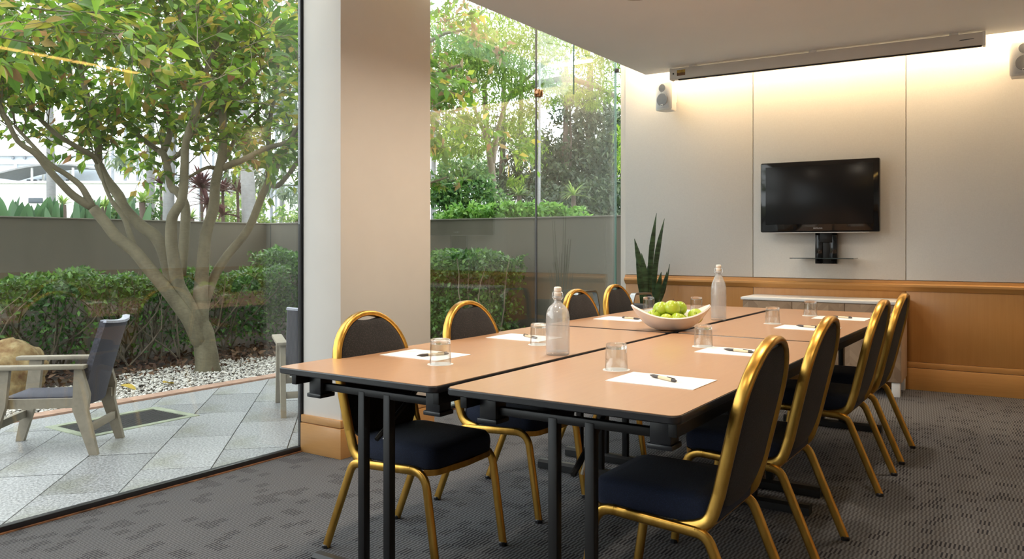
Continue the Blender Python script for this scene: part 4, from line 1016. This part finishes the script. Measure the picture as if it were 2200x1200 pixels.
# extra crown overhead, beyond the top of the view
for _ in range(150):
    p = Vector((random.uniform(-2.3, 1.6), random.uniform(-3.0, 3.0), random.uniform(2.35, 3.6)))
    if Vector((p.x * .9, p.y * .75, (p.z - 2.9) * 1.5)).length < 2.4: grow(p, Vector((random.uniform(-1, 1), random.uniform(-1, 1), random.uniform(-.6, .5))), random.uniform(.4, .8), 0, twigs)
m = MB()
for p, r in twigs: m.tube(p, r, 4, up=(.3, .8, .1), scale=[1, .9, .75, .55, .35])
m.build('twigs', M['bark'], tree, 180, 'stuff')
LP = []; LD = []
for p, r in twigs:
    for i in range(1, 5):
        for _ in range(2 if r < .004 else 1):
            if random.random() < .62: LP.append(p[i] + Vector((random.uniform(-.02, .02),) * 3)); LD.append((p[i] - p[i - 1]).normalized())
LP = np.array([v[:] for v in LP]); LD = np.array([v[:] for v in LD])
camv = np.array([0, 0, EYE]) - np.array(TB[:]); dist = np.linalg.norm(LP - camv, axis=1)
fwv = np.array(FW[:]); rtv = np.array(RT[:]); rel = LP - camv; dep = rel @ fwv; sx_ = (rel @ rtv) / dep * 1720 + 1100; sy_ = 525 - rel[:, 2] / dep * 1720
inview = (sx_ > 0) & (sx_ < 640) & (sy_ > 0) & (sy_ < 500)
order = np.argsort(np.where(inview, dist, 1e6)); pick = order[:290]; rest = order[290:]
lm = leaf_mesh('leaf', .125, .062, .2); lm.materials.append(M['tree_leaf'])
for i in pick:
    d = Vector(LD[i]) + Vector((random.uniform(-.6, .6), random.uniform(-.6, .6), random.uniform(-.7, .1))); q = d.to_track_quat('X', 'Z').to_euler(); q.rotate_axis('X', random.uniform(-1.1, 1.1))
    inst('leaf', lm, tree, LP[i], q, random.uniform(.75, 1.25))
V, Fq = leaf_cloud(LP[rest], .115, None, .52, .45, .3, dirs=LD[rest])
link('foliage', np_mesh('foliage', V, Fq), M['tree_leaf'], tree, 0, 'stuff')

# ------------------------------------------------------------------ trees, shrubs and houses beyond the garden wall
def at(px, d): return FW * d + RT * ((px - 1100) / 1720 * d)   # a direction from the room, used only to lay the far garden out
def zat(py, d): return EYE + (525 - py) / 1720 * d
def blob_tree(nm, label, base, trunk, trunk_r, bark_, crowns, leaf, size, aspect=.4, droop=.4, group=None, cat='tree', ztr0=-.1):
    t = thing(nm, label, cat, base, 0, group)
    for j, pth in enumerate(trunk):
        Q = [Vector(p) - Vector(base) for p in smooth_path(pth, 3)]; n = len(Q)
        MB().tube(Q, trunk_r[j], 12 if trunk_r[j] > .08 else 7, up=(1, 0, 0), scale=[1 - .55 * i / (n - 1) for i in range(n)]).build('trunk' if j == 0 else 'branch', M[bark_], t, 180)
    PP = []
    for c, rad, n in crowns:
        # leaves sit in many small clumps, with gaps between
        k = max(4, n // 45); C = rng.normal(size=(k, 3)); C /= np.linalg.norm(C, axis=1)[:, None]; C *= rng.uniform(.35, 1, (k, 1)) ** .6
        idx = rng.integers(0, k, n); P = C[idx] + rng.normal(size=(n, 3)) * .17
        PP.append(np.array(c) + P * np.array(rad) - np.array(base))
    if PP:
        V, Fq = leaf_cloud(np.concatenate(PP), size, None, aspect, droop, .4)
        link('foliage', np_mesh('foliage', V, Fq), M[leaf], t, 0, 'stuff')
    return t
def V3(px, py, d): p = at(px, d); return (p.x, p.y, zat(py, d))
def base(px, d): p = at(px, d); return (p.x, p.y, 0)
def up(px, d, *pts): return [(at(px, d).x, at(px, d).y, -.1)] + [V3(x, y, d) for x, y in pts]
# a second broad-leaved tree, its stem behind the pillar, leaves showing at the edge of the far panes
blob_tree('garden_tree', 'broad-leaved tree with reddish leaves reaching past the pillar edge', base(805, 9.2), [up(805, 9.2, (805, 500), (815, 300), (850, 120)), [V3(815, 300, 9.2), V3(900, 180, 8.9), V3(990, 140, 8.7)], [V3(830, 220, 9.2), V3(920, 90, 9.2), V3(1020, 60, 9.0)], [V3(815, 420, 9.2), V3(900, 400, 9.0), V3(960, 380, 8.9)]], [.08, .03, .03, .02], 'bark',
          [(V3(985, 150, 8.9), (.55, .55, .50), 330), (V3(930, 60, 9.0), (.7, .6, .5), 260), (V3(820, 80, 9.2), (.8, .8, .6), 300), (V3(935, 215, 8.9), (.25, .35, .25), 90), (V3(955, 380, 8.9), (.25, .25, .16), 60), (V3(1040, 110, 9.1), (.3, .3, .25), 90)], 'dry_leaf', .10, .42)
# pale gum trunks
def gum(px, d, wpx, top, lean, label, crowns=(), forks=()):
    r = wpx / 1720 * d / 2 * 1.05
    tr = [up(px, d, (px + lean * .4, 400), (px + lean, 250), (px + lean * 1.3, top))]; rr = [r]
    for f in forks: tr.append([V3(x, y, d) for x, y in f]); rr.append(r * .45)
    return blob_tree('gum_tree', label, base(px, d), tr, rr, 'gum_bark', crowns, 'gum_leaf', .20, .22, 1.1, 'pale gum trees beyond the garden wall')
gum(111, 14, 21, 120, -4, 'slim pale gum trunk nearest the paddle-leaved clump', [(V3(60, 60, 14), (1.2, 1.2, .9), 500), (V3(150, 130, 14.5), (.9, .9, .7), 300)])
gum(322, 15, 21, -60, 2, 'straight pale gum trunk left of the central tree stems', [(V3(300, 60, 15), (1.6, 1.4, 1.0), 700), (V3(265, 300, 15), (.55, .5, .6), 170)])
gum(358, 13.5, 26, 40, 12, 'pale gum trunk hidden behind the central tree stem', [(V3(400, 40, 14), (1.2, 1.2, .8), 500)])
gum(540, 13, 34, -40, -18, 'thick pale gum trunk with drooping leaves by the right-hand branch', [(V3(540, 180, 13.5), (.9, .8, .8), 600), (V3(450, 250, 14), (.5, .5, .55), 260), (V3(600, 150, 13.5), (.6, .6, 1.0), 420), (V3(600, 380, 14.5), (.45, .5, .35), 190), (V3(505, 370, 14), (.35, .4, .3), 130), (V3(640, 270, 14), (.5, .5, .9), 350)], [[(535, 350), (500, 300), (470, 250)], [(530, 330), (580, 260), (610, 190)]])
gum(602, 20, 12, 260, 10, 'thin far gum trunk by the lamp post', [(V3(610, 300, 20), (.9, .8, .9), 260), (V3(625, 420, 20), (.4, .4, .4), 90)])
gum(931, 15, 13, 190, 0, 'straight grey gum trunk at the edge of the pillar', [(V3(945, 280, 16), (.55, .6, .6), 260), (V3(950, 340, 16), (.45, .6, .5), 200)], [[(931, 252), (950, 270), (985, 310)]])
gum(1157, 14, 8, 120, 2, 'slender gum trunk seen behind the vertical glass joint')
# bright feathery tree
blob_tree('feathery_tree', 'bright lime green feathery tree with a forked pale trunk over the far garden', base(1060, 16), [up(1060, 16, (1058, 420), (1052, 330), (1046, 290), (1040, 180)), [V3(1058, 350, 16), V3(1072, 270, 16), V3(1100, 200, 16), V3(1180, 130, 15.5)], [V3(1046, 300, 16), V3(1030, 260, 16), V3(1000, 180, 16)], [V3(1100, 200, 16), V3(1200, 170, 15), V3(1290, 190, 14.5), V3(1350, 230, 14.2)]], [.10, .06, .05, .07], 'brown_bark',
          [(V3(1000, 290, 15.2), (.55, .7, .45), 2200), (V3(990, 340, 15.2), (.35, .5, .28), 900), (V3(1125, 290, 15.2), (.35, .5, .65), 1800), (V3(1020, 180, 15.4), (1.0, .9, .75), 4200), (V3(950, 110, 15.6), (.8, .9, .8), 3000), (V3(1060, 110, 15.6), (.9, .9, .8), 2600), (V3(1120, 130, 15), (.9, .9, .7), 2600), (V3(1060, 60, 15), (1.4, 1.2, .6), 2400), (V3(1240, 100, 14.6), (1.0, .9, .6), 2600), (V3(1330, 150, 14.2), (.55, .7, .6), 1500), (V3(1345, 300, 14.2), (.22, .4, .6), 700), (V3(1110, 380, 15.2), (.12, .2, .25), 200), (V3(1270, 210, 14.6), (.35, .5, .18), 500), (V3(1180, 200, 15), (.5, .6, .3), 700), (V3(1200, 20, 14.6), (1.4, 1, .5), 1500)], 'feather', .10, .26, .9)
# dark evergreens at the back
def dark(px, d, label, crowns, wpx=16, forks=()):
    r = wpx / 1720 * d / 2
    blob_tree('evergreen_tree', label, base(px, d), [up(px, d, (px, 400), (px + 3, 280), (px + 4, 120))] + [[V3(x, y, d) for x, y in f] for f in forks], [r] + [r * .45] * len(forks), 'dark_bark', [(c, r_, int(n_ * 2.0)) for c, r_, n_ in crowns], 'dark_leaf', .15, .35, .5, 'dark evergreens beyond the garden wall')
dark(1078, 22, 'dark evergreen with bare lower trunk behind the feathery tree', [(V3(1085, 300, 22), (.5, .8, .8), 420), (V3(1100, 395, 22), (.7, .8, .5), 520), (V3(1050, 380, 22), (.5, .6, .4), 260)], 18, [[(1080, 350), (1110, 330), (1140, 345)]])
dark(1116, 23, 'dark evergreen leaning over the round green bush', [(V3(1130, 340, 22), (.6, .8, .9), 600), (V3(1140, 420, 22), (.8, .8, .7), 800)], 16, [[(1116, 400), (1135, 370), (1150, 360)]])
dark(1212, 20, 'tall dark evergreen with twin stems in the middle of the far pane', [(V3(1205, 300, 20), (.55, .8, .6), 480), (V3(1225, 390, 20), (.9, .9, .6), 1000), (V3(1190, 420, 20), (.7, .9, .6), 900), (V3(1235, 200, 20), (.7, .8, .5), 420), (V3(1170, 330, 20), (.3, .5, .5), 200)], 18, [[(1222, 420), (1226, 300), (1222, 180)]])
dark(1264, 21, 'broad dark evergreen filling the far pane near the wall edge', [(V3(1265, 265, 21), (.9, .9, .8), 900), (V3(1250, 360, 21), (1.1, 1, .7), 1300), (V3(1300, 390, 21), (.9, 1, .9), 1300), (V3(1290, 300, 21), (.8, .9, .7), 700), (V3(1255, 440, 21), (1.2, 1, .6), 1400)], 26)
dark(1318, 19, 'olive evergreen shrubby tree at the wall edge of the far pane', [(V3(1310, 350, 19), (.45, .8, .9), 420), (V3(1290, 430, 18), (.7, .8, .5), 900), (V3(1330, 300, 19), (.4, .6, .8), 350), (V3(1225, 440, 18), (.9, .8, .45), 900)], 10)
dark(955, 24, 'grey dark evergreen peeping past the pillar', [(V3(955, 285, 24), (.7, .8, .9), 420), (V3(975, 300, 24), (.4, .6, .6), 200)], 8)
blob_tree('bush', 'rounded green bush rising over the end garden wall', base(1000, 12.6), [up(1000, 12.6, (1000, 450), (1002, 400))], [.05], 'dark_bark', [(V3(1000, 410, 12.6), (.45, .5, .48), 2600), (V3(965, 440, 12.4), (.25, .4, .3), 800), (V3(1050, 440, 12.8), (.35, .4, .3), 1000), (V3(1010, 375, 12.8), (.22, .3, .2), 500)], 'bush_leaf', .085, .5, .2, None, 'bush')
blob_tree('hedge', 'bright lime green low hedge just beyond the end garden wall', base(1090, 10.8), [up(1090, 10.8, (1090, 470))], [.02], 'twig', [(V3(x, 462 - (8 if 1010 < x < 1180 else 0), 10.75 + abs(x - 1000) * .0006), (.22, .3, .10), 420) for x in range(984, 1240, 24)], 'lime_leaf', .07, .55, -.3, None, 'hedge')
# strap-leaved plants
def strap(nm, label, mat, c, n, L, Wd, zc, group=None, stem=None, cat='plant', droop=.9, upw=.4):
    t = thing(nm, label, cat, (c[0], c[1], 0), 0, group)
    if stem: MB().tube([(0, 0, -.1), (.02, .02, zc * .5), (0, 0, zc)], stem, 7, up=(1, 0, 0)).build('stem', M['dark_bark'], t, 180)
    for k in range(n):
        a = random.uniform(0, 6.28); e = random.uniform(-.3, 1.2); d = Vector((math.cos(a) * math.cos(e), math.sin(a) * math.cos(e), math.sin(e) + upw)).normalized()
        l_ = L * random.uniform(.7, 1.15); side = d.cross(Vector((0, 0, 1))).normalized(); vs = []
        m = 5
        for i in range(m + 1):
            u = i / m; p = Vector((0, 0, zc)) + d * l_ * u - Vector((0, 0, 1)) * droop * l_ * .45 * u * u; w_ = Wd * (1 - u ** 2) * .5 + .001
            nr = side.cross(d).normalized()
            vs += [p - side * w_ + nr * w_ * .3, p, p + side * w_ + nr * w_ * .3]
        fs = [(i * 3 + q, i * 3 + q + 1, i * 3 + q + 4, i * 3 + q + 3) for i in range(m) for q in range(2)]
        MB().add(vs, fs).build('leaf', M[mat], t, 180)
    return t
for px, py, d, n, L, lab in [(432, 405, 13.6, 46, .52, 'burgundy strap-leaved plant behind the middle stem of the tree'), (478, 412, 14.0, 26, .42, 'burgundy strap-leaved plant close behind the straight right stem'), (510, 412, 14.2, 30, .48, 'burgundy strap-leaved plant beside the thick gum trunk'), (445, 440, 13.2, 24, .40, 'low burgundy strap-leaved plant at the wall top'), (478, 462, 12.8, 20, .32, 'lowest burgundy strap-leaved plant showing over the wall'), (345, 395, 14.4, 20, .34, 'burgundy strap-leaved plant between the two pale gum trunks')]:
    p = at(px, d); strap('cordyline', lab, 'cordyline', (p.x, p.y), int(n * 1.3), L * 1.25, .06, zat(py, d), 'burgundy strap-leaved plants', .025)
for px, py, d, n, L, lab in [(305, 435, 13.6, 44, .42, 'green yucca beside the straight gum trunk'), (135, 440, 13.2, 26, .36, 'green yucca beside the slim gum trunk'), (225, 445, 13.0, 40, .36, 'green yucca in front of the white building'), (410, 470, 12.6, 30, .30, 'yellowish yucca low behind the tree stems'), (640, 475, 12.6, 24, .28, 'small yucca by the window edge'), (1115, 420, 17, 30, .5, 'spiky yucca under the dark evergreens'), (1232, 420, 17, 30, .55, 'second spiky yucca under the dark evergreens, nearer the wall edge')]:
    p = at(px, d); strap('yucca', lab, 'yucca', (p.x, p.y), n, L, .035, zat(py, d), 'yuccas beyond the garden wall', .05)
def paddle(px, d, n, label):
    p = at(px, d); t = thing('paddle_plant', label, 'plant', (p.x, p.y, 0), 0, 'paddle-leaved plants beyond the wall')
    for k in range(n):
        sx0 = random.uniform(-.45, .45); sf = random.uniform(-.25, .25); top = zat(random.uniform(418, 452), d); b_ = RT * sx0 + FW * sf; lean = RT * random.uniform(-.3, .34) + FW * random.uniform(-.1, .1)
        tip = b_ + lean + Vector((0, 0, top)); st = b_ * .6 + Vector((0, 0, .3)); ax = tip - st; nr = (FW * -1 + RT * random.uniform(-.9, .9)).normalized(); side = ax.cross(nr).normalized(); m = 8; vs = []
        wid = random.uniform(.06, .10); bl = .62 / ax.length
        for i in range(m + 1):
            u = i / m; v = 1 - bl + bl * u; q = st + ax * v; w_ = wid * math.sin(math.pi * min(1, .12 + u * .88)) ** .7 + .004
            vs += [q - side * w_ + nr * w_ * .4, q, q + side * w_ + nr * w_ * .4]
        fs = [(i * 3 + q, i * 3 + q + 1, i * 3 + q + 4, i * 3 + q + 3) for i in range(m) for q in range(2)]
        MB().add(vs, fs).build('leaf', M['paradise_leaf'], t, 180)
        MB().tube([st, st + ax * (1 - bl)], .012, 5, up=(1, 0, 0)).build('stalk', M['paradise_leaf'], t, 180)
for px, d, n, lab in [(8, 12.3, 9, 'paddle-leaved plant farthest along the wall from the pillar'), (52, 12.6, 10, 'paddle-leaved plant short of the slim gum trunk'), (92, 12.2, 9, 'paddle-leaved plant against the slim gum trunk'), (150, 12.4, 10, 'low paddle-leaved plant past the slim gum trunk'), (190, 12.1, 9, 'paddle-leaved plant behind the splitting branch'), (250, 12.4, 8, 'paddle-leaved plant nearest the central stems')]: paddle(px, d, n, lab)
blob_tree('shrub', 'yellowish green shrubbery behind the burgundy plants', base(500, 16), [up(500, 16, (500, 470))], [.03], 'twig', [(V3(500, 455, 16), (.45, .4, .35), 700), (V3(570, 455, 16.5), (.35, .4, .3), 500), (V3(620, 465, 16), (.3, .4, .2), 300), (V3(540, 440, 17), (.5, .4, .4), 500)], 'yucca', .11, .4, .1, None, 'shrub')
blob_tree('shrub', 'mixed green shrubbery between the paddle plants and the yucca', base(260, 14.5), [up(260, 14.5, (260, 470))], [.03], 'twig', [(V3(230, 462, 14), (.45, .4, .18), 500), (V3(270, 455, 14), (.35, .4, .25), 500), (V3(340, 450, 14.2), (.15, .3, .35), 300)], 'bush_leaf', .09, .4, .1, None, 'shrub')

# far buildings
FAR = Matrix(((RT.x, FW.x, 0, 0), (RT.y, FW.y, 0, 0), (0, 0, 1, 0), (0, 0, 0, 1)))
def far(nm, label, px, d, cat='building'):
    t = thing(nm, label, cat, base(px, d), R(34)); return t
def fb(t, d, px0, x0, x1, y0, y1, dp, nm, mat, off=0):
    k = d / 1720.
    return MB().box(((x0 - px0) * k, off, zat(y1, d)), ((x1 - px0) * k, off + dp, zat(y0, d)), .02).build(nm, M[mat], t)
D = 52
t = far('warehouse', 'pale blue clad warehouse with a curved canopy far behind the tree', 60, D)
fb(t, D, 60, -60, 250, 326, 565, 6, 'wall', 'far_blue', 1.2); fb(t, D, 60, -62, 252, 345, 349, .2, 'string_course', 'far_white', 1.1); fb(t, D, 60, -62, 252, 326, 331, .3, 'parapet', 'far_white', 1.0)
for x in (9, 70, 130): fb(t, D, 60, x, x + 4, 345, 392, .15, 'downpipe', 'far_white', 1.0)
for x in (4, 30): MB().lathe([(0, 0), (.08, 0), (.09, .12), (0, .12)], mat=Matrix.Translation(((x - 60) * D / 1720, 1.19, zat(335, D))) @ Matrix.Rotation(R(90), 4, 'X'), n=10).build('flood_lamp', M['far_metal'], t)
k = D / 1720.; arc = []
for q in range(13):
    u = q / 12; arc.append(((22 + u * 180 - 60) * k, zat(390 - 32 * math.sin(math.pi * (.12 + .88 * u) * .62 + .0) * (1 if u < .9 else 1), D)))
arc2 = [(x, z - .10) for x, z in reversed(arc)]
MB().prism(arc + arc2, -2.2, .9, mat=Matrix(((1, 0, 0, 0), (0, 0, 1, 0), (0, 1, 0, 0), (0, 0, 0, 1)))).build('canopy_roof', M['far_roof'], t, 60)
for x in (26, 105, 190): fb(t, D, 60, x, x + 3, 366, 563, .15, 'canopy_post', 'far_white', -2.0)
for x in (34, 46, 62, 120): fb(t, D, 60, x, x + 9, 382, 391, .1, 'window', 'far_dark', 1.12)
t = far('white_building', 'low white rendered building with flat roof behind the paddle-leaved plants', 110, 30)
fb(t, 30, 110, -80, 300, 392, 595, 5, 'wall', 'far_white'); fb(t, 30, 110, -84, 304, 389, 394, 5.3, 'parapet', 'far_white', -.1)
for x in (60, 82, 205): fb(t, 30, 110, x, x + 12, 385, 391, .4, 'roof_unit', 'far_white', .6)
for x in (62, 262): fb(t, 30, 110, x, x + 30, 425, 436, .08, 'window', 'far_dark', -.06)
t = far('office_building', 'pale office block with louvred bands glimpsed between the stems', 430, 45)
fb(t, 45, 430, 335, 660, 385, 571, 6, 'wall', 'far_white'); fb(t, 45, 430, 330, 545, 375, 385, 6.5, 'roof_edge', 'far_blue', -.2)
for q in range(6): fb(t, 45, 430, 425, 535, 390 + q * 6, 393 + q * 6, .2, 'louvre', 'far_roof', -.15)
fb(t, 45, 430, 565, 660, 395, 418, .2, 'window', 'far_blue', -.1)
t = far('lamp_post', 'dark steel post standing behind the branches by the window edge', 583, 22, 'post')
MB().tube([(0, 0, -.1), (0, 0, zat(380, 22))], .045, 10, up=(1, 0, 0)).build('post', M['far_metal'], t, 60)
MB().box((-.35, -.03, zat(478, 22)), (.12, .03, zat(473, 22)), .01).build('sign_plate', M['far_metal'], t)
t = far('steel_mast_fence', 'row of tall grey steel masts far behind the tree', 420, 37, 'fence')
for q in range(15):
    x = 215 + q * 27 - 420; MB().box((x * 37 / 1720 - .05, -.05, -.06), (x * 37 / 1720 + .05, .05, zat(272 + 6 * math.sin(q * 2), 37)), .01).build('mast', M['far_metal'], t)
for y in (392, 330): MB().box((-210 * 37 / 1720, -.03, zat(y, 37)), (180 * 37 / 1720, .03, zat(y - 1.5, 37))).build('rail', M['far_metal'], t)
